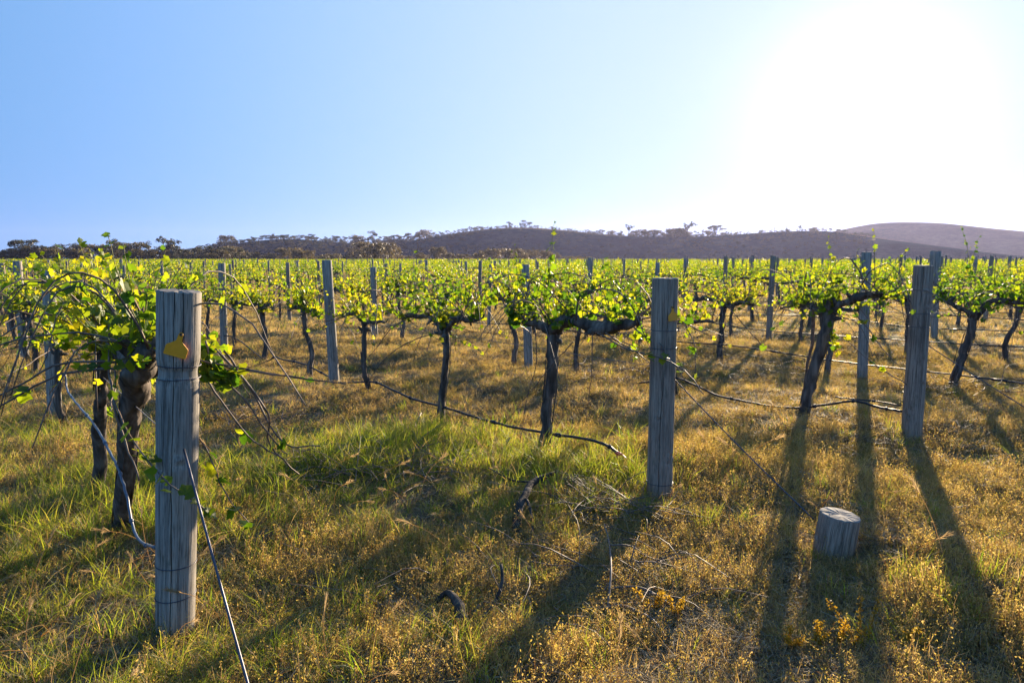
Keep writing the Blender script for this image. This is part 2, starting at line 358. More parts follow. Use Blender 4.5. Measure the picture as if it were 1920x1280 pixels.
def ear_tag(mb, w, h, t=.004):
    out = [(-.5, .04), (-.46, 0), (.46, 0), (.5, .04), (.5, .40), (.47, .46), (.2, .66), (.12, .76), (.1, 1.04), (.05, 1.12), (-.05, 1.12), (-.1, 1.04), (-.12, .76), (-.2, .66), (-.47, .46), (-.5, .40)]
    n = len(out); b = len(mb.v)
    for y in (0, t): mb.v += [Vector((x * w, -y, z * h)) for x, z in out]
    mb.f.append(tuple(b + n + i for i in range(n))); mb.m.append(0); mb.f.append(tuple(b + i for i in reversed(range(n)))); mb.m.append(0)
    for i in range(n): j = (i + 1) % n; mb.f.append((b + i, b + j, b + n + j, b + n + i)); mb.m.append(0)
def end_post(p, h, r0, r1, seed, label, m, rings_z, tagspec, cracks, waist):
    t = thing('end_post', label, 'post', (p.x, p.y, gzf(p.x, p.y)), 0, 'timber end posts of the vine rows')
    timber(h, r0, r1, 400, 70, seed, cracks, 6, (0, 0), waist, .024).build('timber', [m, M['endgrain']], t, False)
    for z, tilt in rings_z:
        b = MB(); rr = (r0 + (r1 - r0) * z / h) * 1.012 + .001; ring(b, z, rr, 0, tilt, .002); b.build('wire_band', M['cable'], t, True)
    if tagspec:
        ang, z, w_, h_, roll, cm = tagspec; b = MB(); ear_tag(b, w_, h_)
        o = b.build('ear_tag', M[cm], t); rr = (r0 + (r1 - r0) * z / h) * 1.035 + .003
        o.location = (math.cos(ang) * rr, math.sin(ang) * rr, z); o.rotation_euler = (0, roll, ang + math.pi / 2)
        b = MB(); b.tube([Vector((0, .02, h_ * 1.03)), Vector((0, -.008, h_ * 1.03))], .006, 10); b.build('nail', M['black'], o)
    return t
G_POSTS = 'trellis posts standing in the vine rows'
tp1 = end_post(P1, 1.535, .080, .087, 11, 'big grey timber end post with a yellow ear tag, nearest the camera', M['wood'],
         [(.185, .008), (.335, .004), (1.225, .0), (1.17, .004)], (R(-74), 1.275, .088, .092, R(15), 'yellow'), 5, [(1.20, .010, .03), (1.17, .006, .012)])
tp1.rotation_euler = (R(.5), R(4.3), 0)
tp2 = end_post(P2, 1.535, .088, .086, 12, 'timber end post with an orange tag on its right edge and a stay wire', M['wood_tan'],
         [(.13, .0), (1.19, .0), (1.07, .003)], (R(-64), 1.26, .075, .085, R(-4), 'orange'), 3, [(1.07, .003, .01)])
tp3 = end_post(P3, 1.56, .086, .078, 13, 'plain timber end post without a tag, casting a long shadow on the right', M['wood_tan'],
         [(1.14, .0), (1.02, .0)], None, 3, [(1.02, .003, .01)])

def mid_post_meshes():
    out = []
    for i, (h, r) in enumerate([(1.63, .068), (1.60, .052), (1.56, .042), (1.64, .058), (1.58, .034)]):
        rnd = random.Random(40 + i)
        out.append(timber(h, r, r * .92, 24, 14, 40 + i, 3, 2, (rnd.uniform(-.02, .02), rnd.uniform(-.02, .02))).mesh('trellis_post', [M['wood'] if i % 2 == 0 else M['wood_tan'], M['endgrain']], True))
    return out
POSTM = mid_post_meshes()
ORD = ['', 'first', 'second', 'third', 'fourth', 'fifth', 'sixth', 'seventh', 'eighth', 'ninth', 'tenth', 'eleventh', 'twelfth', 'thirteenth', 'fourteenth', 'fifteenth',
       'sixteenth', 'seventeenth', 'eighteenth', 'nineteenth', 'twentieth']
def ordn(n):
    if n <= 20: return ORD[n]
    return '%d%s' % (n, 'th' if n % 100 in (11, 12, 13) else {1: 'st', 2: 'nd', 3: 'rd'}.get(n % 10, 'th'))
def rowname(k):
    return ['the row behind the yellow tagged post', 'the row behind the orange tagged post', 'the row behind the untagged end post'][k] if k < 3 else 'the %s row back' % ordn(k + 1)
def px_of(p):
    y = p.y * CP - (p.z - CAM_H) * SP; 
    if y < .1: return (9999, 9999, y)
    return (960 + F_PX * p.x / y, 640 - F_PX * (p.y * SP + (p.z - CAM_H) * CP) / y, y)

# ------------------------------------------------------------------ grapevines
LEAF = [(180, .12), (155, .50), (128, .56), (104, .47), (72, .62), (48, .51), (22, .58), (0, .68), (-22, .58), (-48, .51), (-72, .62), (-104, .47), (-128, .56), (-155, .50)]
def rvec(rnd): 
    while True:
        v = Vector((rnd.uniform(-1, 1), rnd.uniform(-1, 1), rnd.uniform(-1, 1)))
        if .05 < v.length < 1: return v.normalized()
def leaf(mb, at, size, rnd, mat=0, detail=2, up=.5):
    nrm = (rvec(rnd) + Vector((0, 0, up))).normalized(); d = rvec(rnd); d.z -= .35; d = (d - nrm * d.dot(nrm))
    d = d.normalized() if d.length > .05 else nrm.orthogonal().normalized(); s = nrm.cross(d)
    if detail == 2:
        fold = rnd.uniform(.05, .3); cup = rnd.uniform(-.2, .15)
        pts = []
        for a, r in LEAF:
            a = R(a); r *= size * rnd.uniform(.9, 1.1); x, y = math.sin(a) * r, math.cos(a) * r
            pts.append(at + d * (y + size * .1) + s * x + nrm * (abs(x) * fold + cup * y * y / size + rnd.uniform(-.03, .03) * size))
        mb.fan(at + d * size * .1, pts, mat)
    elif detail == 1:
        f = rnd.uniform(.1, .3)
        pts = [at + d * (y * size) + s * (x * size) + nrm * (abs(x) * f * size) for x, y in ((0, -.05), (.5, -.2), (.48, .3), (0, .72), (-.48, .3), (-.5, -.2))]
        b = len(mb.v); mb.v += pts; mb.f += [(b, b + 1, b + 2, b + 3), (b, b + 3, b + 4, b + 5)]; mb.m += [mat, mat]
    else:
        mb.poly([at + d * size * .6, at + s * size * .5, at - d * size * .4, at - s * size * .5], mat)
def shoot(mb, stem_mb, p, d, length, rnd, lsize, detail, droop=.0, curl=.25):
    n = max(3, int(length / .052)); pts = [Vector(p)]; d = d.normalized()
    for i in range(n):
        d = (d + rvec(rnd) * curl * .5 + Vector((0, 0, -droop))).normalized(); pts.append(pts[-1] + d * length / n)
    if stem_mb is not None: stem_mb.tube(pts, lerpl([.0036, .0016], len(pts)), 4, 1, cap=False)
    for i in range(1, len(pts)):
        t = i / n; sz = lsize * (1.0 - .55 * t) * rnd.uniform(.65, 1.2)
        for _ in range(1 if detail == 2 and rnd.random() < .7 else (2 if detail == 2 else 1)):
            off = (rvec(rnd) + Vector((0, 0, .2))) * sz * rnd.uniform(.35, .75)
            leaf(mb, pts[i] + off, sz, rnd, 0, detail)
    return pts
def gnarly(mb, pts, radii, rnd, sides=12, n=14, rough=.32):
    P = spline(pts, n); rr = lerpl(radii, n)
    rr[-1] *= .35
    P = [p + rvec(rnd) * rr[i] * .25 if 0 < i < n - 1 else p for i, p in enumerate(P)]
    mb.tube(P, rr, sides, 0, rough, seed=rnd.random() * 40, freq=16)
    return P
def spurs(mb, P, rr, rnd, count):
    for _ in range(count):
        i = rnd.randrange(1, len(P)); r = rr if not hasattr(rr, '__len__') else rr[min(i, len(rr) - 1)]
        d = (rvec(rnd) + Vector((0, 0, .7))).normalized()
        mb.tube([P[i], P[i] + d * (r + .02), P[i] + d * (r + .05) + rvec(rnd) * .02], [r * .7, r * .5, r * .3], 7, 0, .3, seed=rnd.random() * 30, freq=25)
def vine_parts(trunk, tr, arms, seed, n_shoot, lsize, detail=2, slen=(.22, .5), tall=(), canes=6, extra_canes=(), leafcane=.15):
    """trunk/arms: polylines in local space -> part builders"""
    rnd = random.Random(seed); T = MB(); A = []; C = MB(); Fo = MB()
    gnarly(T, trunk, tr, rnd, 14 if detail == 2 else 7, 18 if detail == 2 else 7)
    if detail == 2:
        spurs(T, spline(trunk, 8)[5:], tr[-1], rnd, 6)
        for _ in range(9):                                           # loose bark strips
            P = spline(trunk, 12); i = rnd.randrange(1, 8); a = rnd.uniform(0, 6.28); o = Vector((math.cos(a), math.sin(a), 0)) * tr[0] * 1.0
            T.tube([P[i] + o, P[i + 1] + o * 1.05, P[i + 3] + o * rnd.uniform(1.0, 1.3)], [.004, .005, .002], 4, 0)
    armpts = []
    for arm, ar in arms:
        a = MB(); P = gnarly(a, arm, ar, rnd, 10 if detail == 2 else 6, 14 if detail == 2 else 6, .4)
        if detail == 2: spurs(a, P, lerpl(ar, 14), rnd, 7)
        A.append(a); armpts += P[1:]
    head = Vector(trunk[-1]); armpts.append(head); armpts.append(head)
    for _ in range(n_shoot):
        p = rnd.choice(armpts); d = Vector((rnd.gauss(0, .45), rnd.gauss(0, .45), 1.0)) if rnd.random() < .8 else Vector((rnd.gauss(0, 1), rnd.gauss(0, 1), rnd.uniform(-.3, .4)))
        shoot(Fo, Fo if detail == 2 else None, p, d, rnd.uniform(*slen), rnd, lsize, detail)
    for p, length in tall: shoot(Fo, Fo, p[0], p[1] - p[0], length, rnd, lsize * .85, 2, 0, .12)
    for _ in range(canes):
        p = rnd.choice(armpts); a = rnd.uniform(0, 6.28); ln = rnd.uniform(.5, 1.1); o = Vector((math.cos(a), math.sin(a), 0))
        up = rnd.choice([.35, .5, .15, -.1]); P = [p, p + o * ln * .3 + Vector((0, 0, up * .6)), p + o * ln * .65 + Vector((0, 0, up * .7 - .05)), p + o * ln + Vector((0, 0, up * .3 - rnd.uniform(.1, .45)))]
        P = spline(P, 12); P = [q + rvec(rnd) * .008 for q in P]
        C.tube(P, lerpl([.006, .0025], 12), 5, 0)
        for q in P[3:]:
            if rnd.random() < leafcane: leaf(Fo, q, lsize * rnd.uniform(.5, .8), rnd, 0, detail)
    for P, r, lf in extra_canes:
        P = spline(P, 18); P = [q + rvec(rnd) * .004 for q in P]; C.tube(P, lerpl([r, r * .5], 18), 6, 0)
        for q in P[2:]:
            if rnd.random() < lf:
                for _ in range(rnd.choice([1, 2, 3])): leaf(Fo, q + rvec(rnd) * .03, lsize * rnd.uniform(.45, .9), rnd, 0, 2)
    return T, A, C, Fo
G_VINES = 'grapevines trained along the trellis rows'
FOL = lambda: [M['leaf'], M['shoot']]
def hero(label, base, trunk, tr, arms, seed, **kw):
    base = Vector((base.x, base.y, gzf(base.x, base.y))); loc = lambda P: [Vector(q) - base for q in P]
    kw['tall'] = [((a - base, b - base), l) for (a, b), l in kw.get('tall', ())]
    kw['extra_canes'] = [(loc(P), r, lf) for P, r, lf in kw.get('extra_canes', ())]
    tk = loc(trunk); tk[0].z = -.08
    T, A, C, Fo = vine_parts(tk, tr, [(loc(a), ar) for a, ar in arms], seed, **kw)
    t = thing('grapevine', label, 'grapevine', base, 0, G_VINES)
    T.build('trunk', M['bark'], t, True)
    for a in A: a.build('cordon_arm', M['bark'], t, True)
    if C.f: C.build('canes', M['cane'], t, True)
    Fo.build('foliage', FOL(), t); return t
n1, n2, n3, n4 = ROWN[:4]
S = lambda n, *pts: [rp(x, y, n) for x, y in pts]
# row 2: the thick vine in the middle of the picture, and the slimmer one beside it
hero('thick old vine with a gnarled arm reaching to the orange tagged post', gp(1020, 846),
     S(n2, (1020, 846), (1024, 790), (1030, 735), (1036, 690), (1038, 645), (1034, 612)), [.052, .046, .044, .046, .052, .05],
     [(S(n2, (1036, 622), (1052, 606), (1078, 598), (1102, 608), (1128, 616), (1160, 613), (1195, 606)), [.05, .055, .045, .05, .058, .05, .035]),
      (S(n2, (1032, 618), (1016, 612), (1004, 605), (990, 608), (976, 600), (958, 604)), [.042, .04, .034, .024, .018, .012])], 201,
     n_shoot=52, lsize=.074, slen=(.2, .5), canes=18,
     tall=[((rp(975, 560, n2), rp(963, 480, n2)), .47), ((rp(1030, 540, n2), rp(1027, 460, n2)), .52), ((rp(985, 560, n2), rp(972, 500, n2)), .4)],
     extra_canes=[(S(n2, (985, 560), (997, 524), (1026, 517), (1067, 512), (1099, 522), (1117, 541)), .006, .06), (S(n2 - .1, (1080, 600), (1088, 551), (1120, 543), (1151, 544), (1172, 559), (1192, 588), (1213, 638)), .007, .1),
                  (S(n2 - .1, (962, 580), (967, 553), (980, 547), (997, 555), (1013, 580)), .006, 0), (S(n2 - .15, (1135, 625), (1175, 650), (1200, 665), (1219, 682)), .005, .08),
                  (S(n2 - .2, (1120, 625), (1180, 655), (1240, 672), (1290, 700), (1320, 740)), .006, .22), (S(n2 - .15, (1110, 615), (1111, 660), (1108, 710), (1102, 760)), .004, .02),
                  (S(n2 - .2, (1003, 612), (1005, 680), (990, 740), (975, 830)), .004, .02), (S(n2 - .1, (1075, 640), (1030, 690), (990, 740), (940, 800)), .004, .03),
                  (S(n2 + .1, (1200, 600), (1262, 590), (1300, 640), (1305, 720)), .005, .35)])
hero('slim forked vine, second trunk along from the orange tagged post', gp(824, 780),
     S(n2, (824, 780), (830, 735), (836, 690), (837, 650), (833, 622)), [.04, .034, .034, .036, .04],
     [(S(n2, (832, 628), (820, 604), (804, 592), (788, 593), (768, 591), (750, 598)), [.03, .028, .03, .024, .028, .014]),
      (S(n2, (834, 628), (846, 606), (864, 597), (884, 601), (905, 596)), [.03, .022, .03, .02, .014])], 202,
     n_shoot=48, lsize=.074, slen=(.25, .58), canes=14,
     extra_canes=[(S(n2 - .1, (815, 625), (770, 640), (730, 665), (700, 700), (690, 720)), .006, .05), (S(n2 - .1, (760, 600), (730, 620), (700, 660), (655, 710)), .006, .03),
                  (S(n2, (735, 570), (745, 535), (785, 530), (815, 555)), .005, .1), (S(n2 - .1, (775, 570), (780, 500), (784, 450)), .004, .06)])
# row 3 and row 4 on the right
hero('leaning vine left of the untagged end post, trunk slanting down to the left', gp(1503, 800),
     S(n3, (1503, 800), (1512, 745), (1524, 700), (1540, 655), (1551, 610), (1556, 580)), [.058, .05, .05, .05, .054, .055],
     [(S(n3, (1554, 590), (1574, 572), (1592, 566), (1612, 556), (1640, 553), (1664, 560)), [.045, .035, .036, .05, .03, .015]),
      (S(n3, (1550, 592), (1530, 580), (1518, 570), (1500, 572)), [.03, .024, .02, .012])], 203,
     n_shoot=40, lsize=.072, canes=14, slen=(.2, .5),
     tall=[((rp(1558, 540, n3), rp(1562, 480, n3)), .5), ((rp(1640, 540, n3), rp(1642, 470, n3)), .55), ((rp(1600, 550, n3), rp(1598, 490, n3)), .4)],
     extra_canes=[(S(n3 - .1, (1590, 570), (1630, 620), (1660, 660), (1690, 690)), .006, .08), (S(n3 - .1, (1625, 560), (1650, 520), (1680, 545), (1697, 600)), .006, .2),
                  (S(n3 + .15, (1526, 575), (1523, 640), (1513, 690), (1505, 770)), .02, 0), (S(n3 - .1, (1560, 600), (1562, 640), (1570, 660)), .004, .9), (S(n3 - .1, (1700, 720), (1650, 690), (1600, 650), (1575, 620)), .005, .05)])
hero('bare forked vine right of the untagged end post, arms spread wide', gp(1786, 727),
     S(n4, (1786, 727), (1796, 690), (1808, 655), (1820, 622), (1828, 592)), [.06, .05, .048, .046, .05],
     [(S(n4, (1826, 598), (1812, 582), (1796, 577), (1781, 567), (1769, 559), (1754, 563)), [.034, .03, .03, .03, .03, .016]),
      (S(n4, (1828, 598), (1838, 584), (1850, 570), (1868, 563), (1893, 566), (1920, 566), (1950, 566)), [.04, .036, .036, .034, .034, .03, .02])], 204,
     n_shoot=44, lsize=.07, canes=12, slen=(.2, .5), tall=[((rp(1820, 540, n4), rp(1826, 460, n4)), .75), ((rp(1816, 530, n4), rp(1820, 465, n4)), .55)],
     extra_canes=[(S(n4, (1905, 570), (1898, 640), (1880, 700)), .004, .05), (S(n4 - .1, (1760, 565), (1730, 600), (1740, 640)), .005, .05)])
# row 1: behind the tagged post, seen almost along the row
hero('thick dark vine with a ragged head left of the yellow tagged post', gp(224, 1012),
     S(n1, (224, 1012), (233, 940), (240, 860), (246, 780), (254, 715), (262, 670)), [.054, .046, .046, .052, .064, .072],
     [(S(n1, (262, 675), (245, 662), (228, 656), (214, 640), (203, 630)), [.06, .05, .05, .045, .03]),
      (S(n1, (264, 672), (272, 660), (282, 655)), [.06, .05, .03])], 205,
     n_shoot=42, lsize=.076, canes=12, slen=(.25, .55), leafcane=.22,
     tall=[((rp(205, 600, n1), rp(180, 500, n1)), .55), ((fp(275, 600, 3.9), fp(300, 500, 4.0)), .42)],
     extra_canes=[([fp(300, 660, 3.6), fp(250, 560, 3.3), fp(232, 522, 3.2), fp(215, 525, 3.2), fp(225, 550, 3.3)], .006, .1),
                  ([fp(300, 640, 3.5), fp(400, 640, 3.4), fp(470, 730, 3.4), fp(530, 830, 3.4), fp(600, 835, 3.4)], .007, .2),
                  ([fp(330, 600, 3.4), fp(420, 670, 3.3), fp(500, 770, 3.3), fp(505, 830, 3.4), fp(560, 890, 3.5)], .007, .1),
                  ([fp(340, 650, 3.3), fp(400, 730, 3.3), fp(470, 820, 3.3), fp(530, 860, 3.4)], .006, .16),
                  ([fp(330, 690, 3.2), fp(430, 720, 3.2), fp(520, 835, 3.3), fp(540, 850, 3.3)], .006, .1),
                  ([fp(320, 620, 3.3), fp(378, 690, 3.1), fp(420, 710, 3.1), fp(440, 700, 3.1)], .006, 1.0), ([fp(385, 640, 3.1), fp(400, 690, 3.1), fp(430, 720, 3.1)], .005, 1.0), ([fp(370, 640, 3.15), fp(395, 680, 3.1), fp(410, 715, 3.05)], .005, 1.0),
                  ([fp(205, 700, 3.5), fp(225, 780, 3.2), fp(290, 880, 2.75), fp(370, 945, 2.7), fp(400, 960, 2.75)], .005, .35),
                  ([fp(350, 780, 3.0), fp(395, 860, 2.95), fp(425, 930, 2.95), fp(470, 985, 3.0)], .004, .45),
                  ([fp(230, 680, 3.4), fp(120, 680, 3.3), fp(40, 720, 3.2), fp(-40, 760, 3.1)], .007, .03), ([fp(240, 690, 3.3), fp(120, 700, 3.3), fp(30, 745, 3.2), fp(-60, 800, 3.1)], .007, .02), ([fp(180, 640, 4.0), fp(90, 590, 3.8), fp(0, 630, 3.6), fp(-60, 660, 3.5)], .006, .05),
                  ([fp(205, 600, 3.6), fp(206, 700, 3.5), fp(225, 800, 3.4), fp(262, 900, 3.3)], .008, .03)])
hero('slender dark vine just beyond the ragged headed one', gp(182, 868),
     S(n1, (182, 868), (188, 800), (191, 740), (192, 690), (196, 650)), [.045, .04, .036, .038, .045],
     [(S(n1, (195, 655), (180, 640), (165, 632), (150, 625)), [.035, .032, .03, .02]), (S(n1, (196, 655), (205, 645), (216, 640)), [.035, .03, .02])], 206,
     n_shoot=44, lsize=.08, canes=18, slen=(.28, .65), leafcane=.3, tall=[((rp(150, 590, n1), rp(140, 510, n1)), .4)])

# variants for all the others: arms along local X (the row)
def variant(seed, detail, shoots, lsize):
    rnd = random.Random(seed); h = rnd.uniform(.86, .98); q = lambda a: rnd.uniform(-a, a)
    bx = q(.12); trunk = [Vector((bx, q(.05), -.08)), Vector((bx * .8 + q(.03), q(.04), h * .35)), Vector((bx * .4 + q(.04), q(.03), h * .7)), Vector((0, 0, h))]
    r = rnd.uniform(.027, .041); tr = [r * 1.25, r, r * .95, r * 1.15]
    arms = []
    for s in (-1, 1):
        ln = rnd.uniform(.45, .78); arms.append(([Vector((0, 0, h - .03)), Vector((s * .12, q(.02), h + rnd.uniform(-.02, .06))), Vector((s * ln * .5, q(.04), h + rnd.uniform(0, .08))), Vector((s * ln * .8, q(.05), h + rnd.uniform(0, .06))), Vector((s * ln, q(.05), h + q(.05)))], [r * .9, r * .8, r * .9, r * .7, r * .35]))
    return vine_parts(trunk, tr, arms, seed, n_shoot=shoots, lsize=lsize, detail=detail, slen=(.22, .56), canes=12 if detail == 2 else 5)
NEARV = [variant(300 + i, 2, 33 + 5 * (i % 4), .070) for i in range(6)]
NEARM = [(T.mesh('trunk', M['bark'], True), [a.mesh('cordon_arm', M['bark'], True) for a in A], C.mesh('canes', M['cane'], True), Fo.mesh('foliage', FOL())) for T, A, C, Fo in NEARV]
MIDM = []
for i in range(5):
    T, A, C, Fo = variant(330 + i, 1, 27, .09)
    for a in A: T.add(a)
    T.add(C, 1); MIDM.append((T.mesh('trunk', [M['bark'], M['cane']], True), Fo.mesh('foliage', FOL())))
LOWM = []
for i in range(4):
    T, A, C, Fo = variant(350 + i, 0, 17, .14)
    for a in A: T.add(a)
    T.add(Fo, 1); LOWM.append(T.mesh('distant_vine', [M['bark'], M['leaf'], M['shoot']]))

rnd = random.Random(5)
posts, vines = [], []
HEROV = {0: [4.4, 6.3], 1: [4.3, 5.95], 2: [3.55], 3: [3.2]}
FIRST_POSTS = {0: [8.7], 1: [8.39], 2: [7.98], 3: [4.33, 7.98], 4: [7.58], 5: [5.63]}     # distance along the row of the posts one can make out
DENSE_END = 235.0
for k in range(0, 110):
    rs = ROWR[k]; first = FIRST_POSTS.get(k, [rs + 5.25]); plist = list(first); r = first[-1]
    while r < 420:
        r += 5.05; rr = r + rnd.uniform(-.12, .12); p = rowpt(k, rr)
        if math.hypot(p.x, p.y) > DENSE_END:
            if r > ROWN[k]: break
            continue
        plist.append(rr)
    for q, rr in enumerate(plist): posts.append((k, rr, rowpt(k, rr), q + 1))
    r = rs - .15; miss = 0
    hv = HEROV.get(k, [])
    r = (max(hv) if hv else rs - .3); idx = len(hv)
    while r < 420:
        r += 1.68; rr = r + rnd.uniform(-.16, .16); p = rowpt(k, rr)
        if rnd.random() < .04 or (k < 4 and any(abs(rr - q) < .28 for q in plist)): continue
        if math.hypot(p.x, p.y) > DENSE_END:
            if r > ROWN[k]: break
            continue
        idx += 1; vines.append((k, rr, p, idx))
def in_view(p, m=60):
    a = px_of(p); return -m < a[0] < 1920 + m and a[2] > .5
vines = [v for v in vines if abs(math.atan2(v[2].x, v[2].y)) < R(46)]
posts = [v for v in posts if abs(math.atan2(v[2].x, v[2].y)) < R(46)]
vis = sorted([v for v in vines if in_view(v[2])], key=lambda v: v[2].length)
N_IND = 290
ind = set(id(v) for v in vis[:N_IND]); rest = [v for v in vines if id(v) not in ind]
near_flag = lambda p: p.length < 17.5
for i, v in enumerate(vis[:N_IND]):
    k, rr, p, idx = v
    look = ['leafy grapevine', 'bushy grapevine', 'grapevine with a dark trunk', 'spring green grapevine'][i % 4]
    t = thing('grapevine', '%s, %s trunk along %s' % ('leafy grapevine', ordn(idx), rowname(k)), 'grapevine', p, ROW_ANG + (math.pi if rnd.random() < .5 else 0) + rnd.uniform(-.08, .08), G_VINES)
    s = rnd.uniform(.92, 1.08); t.scale = (s, s, s * rnd.uniform(.97, 1.06))
    if near_flag(p):
        T, A, C, Fo = NEARM[(i * 5 + k) % 6]
        link('trunk', T, t)
        for a in A: link('cordon_arm', a, t)
        link('canes', C, t); link('foliage', Fo, t)
    else:
        T, Fo = MIDM[(i * 3 + k) % 5]; link('trunk', T, t); link('foliage', Fo, t)
vp = sorted([v for v in posts if in_view(v[2], 20)], key=lambda v: v[2].length)
N_POST = 250
indp = set(id(v) for v in vp[:N_POST]); restp = [v for v in posts if id(v) not in indp]
pc = {}
for i, v in enumerate(vp[:N_POST]):
    k, rr, p, num = v; pc[k] = pc.get(k, 0) + 1
    o = link('trellis_post', POSTM[(i * 7 + k * 3) % 5] if not (k in (1, 2) and pc[k] == 1) else POSTM[0], None, p); o.rotation_euler = (rnd.uniform(-.03, .03), rnd.uniform(-.03, .03), rnd.uniform(0, 6.28))
    pxx = px_of(p)[0]; o.scale.z = (.95 + .12 * min(1, max(0, (pxx - 800) / 900)) + rnd.uniform(-.04, .05)) if not (k == 1 and pc[k] == 1) else 1.0
    tag(o, 'grey wooden trellis post, %s post along %s' % (ordn(num), rowname(k)), 'post', G_POSTS)

# ------------------------------------------------------------------ scattered stuff through geometry nodes
def scatter(name, pts, rot, scl, idx, meshes, label, cat):
    """one object: a cloud of points that carries one of several small meshes on each point"""
    me = bpy.data.meshes.new(name); me.vertices.add(len(pts)); me.vertices.foreach_set('co', np.asarray(pts, np.float32).ravel())
    a = me.attributes.new('rot', 'FLOAT_VECTOR', 'POINT'); a.data.foreach_set('vector', np.asarray(rot, np.float32).ravel())
    a = me.attributes.new('scl', 'FLOAT_VECTOR', 'POINT'); a.data.foreach_set('vector', np.asarray(scl, np.float32).ravel())
    a = me.attributes.new('idx', 'INT', 'POINT'); a.data.foreach_set('value', np.asarray(idx, np.int32))
    o = link(name, me); o['kind'] = 'stuff'; tag(o, label, cat)
    g = bpy.data.node_groups.new(name, 'GeometryNodeTree')
    g.interface.new_socket('Geometry', in_out='INPUT', socket_type='NodeSocketGeometry'); g.interface.new_socket('Geometry', in_out='OUTPUT', socket_type='NodeSocketGeometry')
    gi, go = g.nodes.new('NodeGroupInput'), g.nodes.new('NodeGroupOutput')
    iop = g.nodes.new('GeometryNodeInstanceOnPoints'); jn = g.nodes.new('GeometryNodeJoinGeometry'); iop.inputs['Pick Instance'].default_value = True
    for m in meshes:
        so = bpy.data.objects.new(m.name, m); oi = g.nodes.new('GeometryNodeObjectInfo'); oi.inputs['Object'].default_value = so; oi.inputs['As Instance'].default_value = True
        g.links.new(oi.outputs['Geometry'], jn.inputs[0])
    def attr(n, t):
        q = g.nodes.new('GeometryNodeInputNamedAttribute'); q.data_type = t; q.inputs['Name'].default_value = n; return q.outputs['Attribute']
    g.links.new(gi.outputs[0], iop.inputs['Points']); g.links.new(jn.outputs[0], iop.inputs['Instance'])
    g.links.new(attr('idx', 'INT'), iop.inputs['Instance Index']); g.links.new(attr('scl', 'FLOAT_VECTOR'), iop.inputs['Scale'])
    er = g.nodes.new('FunctionNodeEulerToRotation'); g.links.new(attr('rot', 'FLOAT_VECTOR'), er.inputs[0]); g.links.new(er.outputs[0], iop.inputs['Rotation'])
    g.links.new(iop.outputs[0], go.inputs[0])
    md = o.modifiers.new('scatter', 'NODES'); md.node_group = g
    return o
rng = np.random.default_rng(3)
pts = [v[2] for v in rest]; n = len(pts); s = rng.uniform(.92, 1.1, n)
scatter('distant_vines', [(p.x, p.y, p.z) for p in pts], np.stack([np.zeros(n), np.zeros(n), ROW_ANG + rng.uniform(-.1, .1, n) + math.pi * rng.integers(0, 2, n)], -1),
        np.stack([s, s, s * rng.uniform(.95, 1.08, n)], -1), rng.integers(0, 4, n), LOWM, 'green mass of distant vine rows reaching to the tree line', 'vineyard')
pts = [v[2] for v in restp]; n = len(pts)
scatter('distant_posts', [(p.x, p.y, p.z) for p in pts], np.stack([rng.uniform(-.03, .03, n), rng.uniform(-.03, .03, n), rng.uniform(0, 6, n)], -1),
        np.stack([np.ones(n), np.ones(n), np.array([.95 + .1 * min(1, max(0, (px_of(p)[0] - 800) / 900)) for p in pts]) + rng.uniform(-.04, .04, n)], -1), rng.integers(0, 5, n), POSTM, 'thin far off trellis posts poking out of the distant vines', 'posts')

def blade(mb, x, y, h, wd, rnd, lean, mat=0, segs=3, flat=0.0):
    a = rnd.uniform(0, 6.28); d = Vector((math.cos(a), math.sin(a), 0)); s = Vector((-d.y, d.x, 0)) if rnd.random() < .5 else rvec(rnd).cross(d).normalized(); p = Vector((x, y, -.01)); b = len(mb.v)
    for i in range(segs + 1):
        t = i / segs; q = p + d * (lean * h * t * t) + Vector((0, 0, h * (t - flat * t * t))); wv = wd * (1 - t) ** .7 * .5
        mb.v.append(q - s * wv); 
        if i < segs: mb.v.append(q + s * wv)
    for i in range(segs - 1): mb.f.append((b + 2 * i, b + 2 * i + 1, b + 2 * i + 3, b + 2 * i + 2)); mb.m.append(mat)
    mb.f.append((b + 2 * segs - 2, b + 2 * segs - 1, b + 2 * segs)); mb.m.append(mat)
def tuft(seed, n, rad, h0, h1, wd, lean, m, m2=None, frac=0.0):
    rnd = random.Random(seed); mb = MB()
    for _ in range(n):
        a, r = rnd.uniform(0, 6.28), rad * math.sqrt(rnd.random())
        blade(mb, math.cos(a) * r, math.sin(a) * r, rnd.uniform(h0, h1), wd * rnd.uniform(.7, 1.3), rnd, rnd.uniform(.1, lean), 1 if m2 and rnd.random() < frac else 0, 3, rnd.uniform(0, .35))
    return mb.mesh('grass_tuft', [m] + ([m2] if m2 else []))
def weed(seed, stems, rad, h0, h1, ls, m):
    rnd = random.Random(seed); mb = MB()
    for _ in range(stems):
        a, r = rnd.uniform(0, 6.28), rad * math.sqrt(rnd.random()); h = rnd.uniform(h0, h1); p = Vector((math.cos(a) * r, math.sin(a) * r, -.01)); d = Vector((rnd.gauss(0, .5), rnd.gauss(0, .5), 1)).normalized(); P = [p]
        for i in range(5): d = (d + rvec(rnd) * .35).normalized(); P.append(P[-1] + d * h / 5)
        mb.tube(P, lerpl([.0016, .0008], 6), 3, 1, cap=False)
        for q in P[1:]:
            for _ in range(rnd.choice([2, 3, 4, 5, 7])):
                c = q + rvec(rnd) * rnd.uniform(.004, .022); u = rvec(rnd); v_ = rvec(rnd).cross(u).normalized(); z = ls * rnd.uniform(.5, 1.3)
                mb.poly([c - u * z, c + v_ * z * rnd.uniform(.2, .55), c + u * z, c - v_ * z * .35], 0)
    return mb.mesh('weed_sprig', [m, M['dry']])
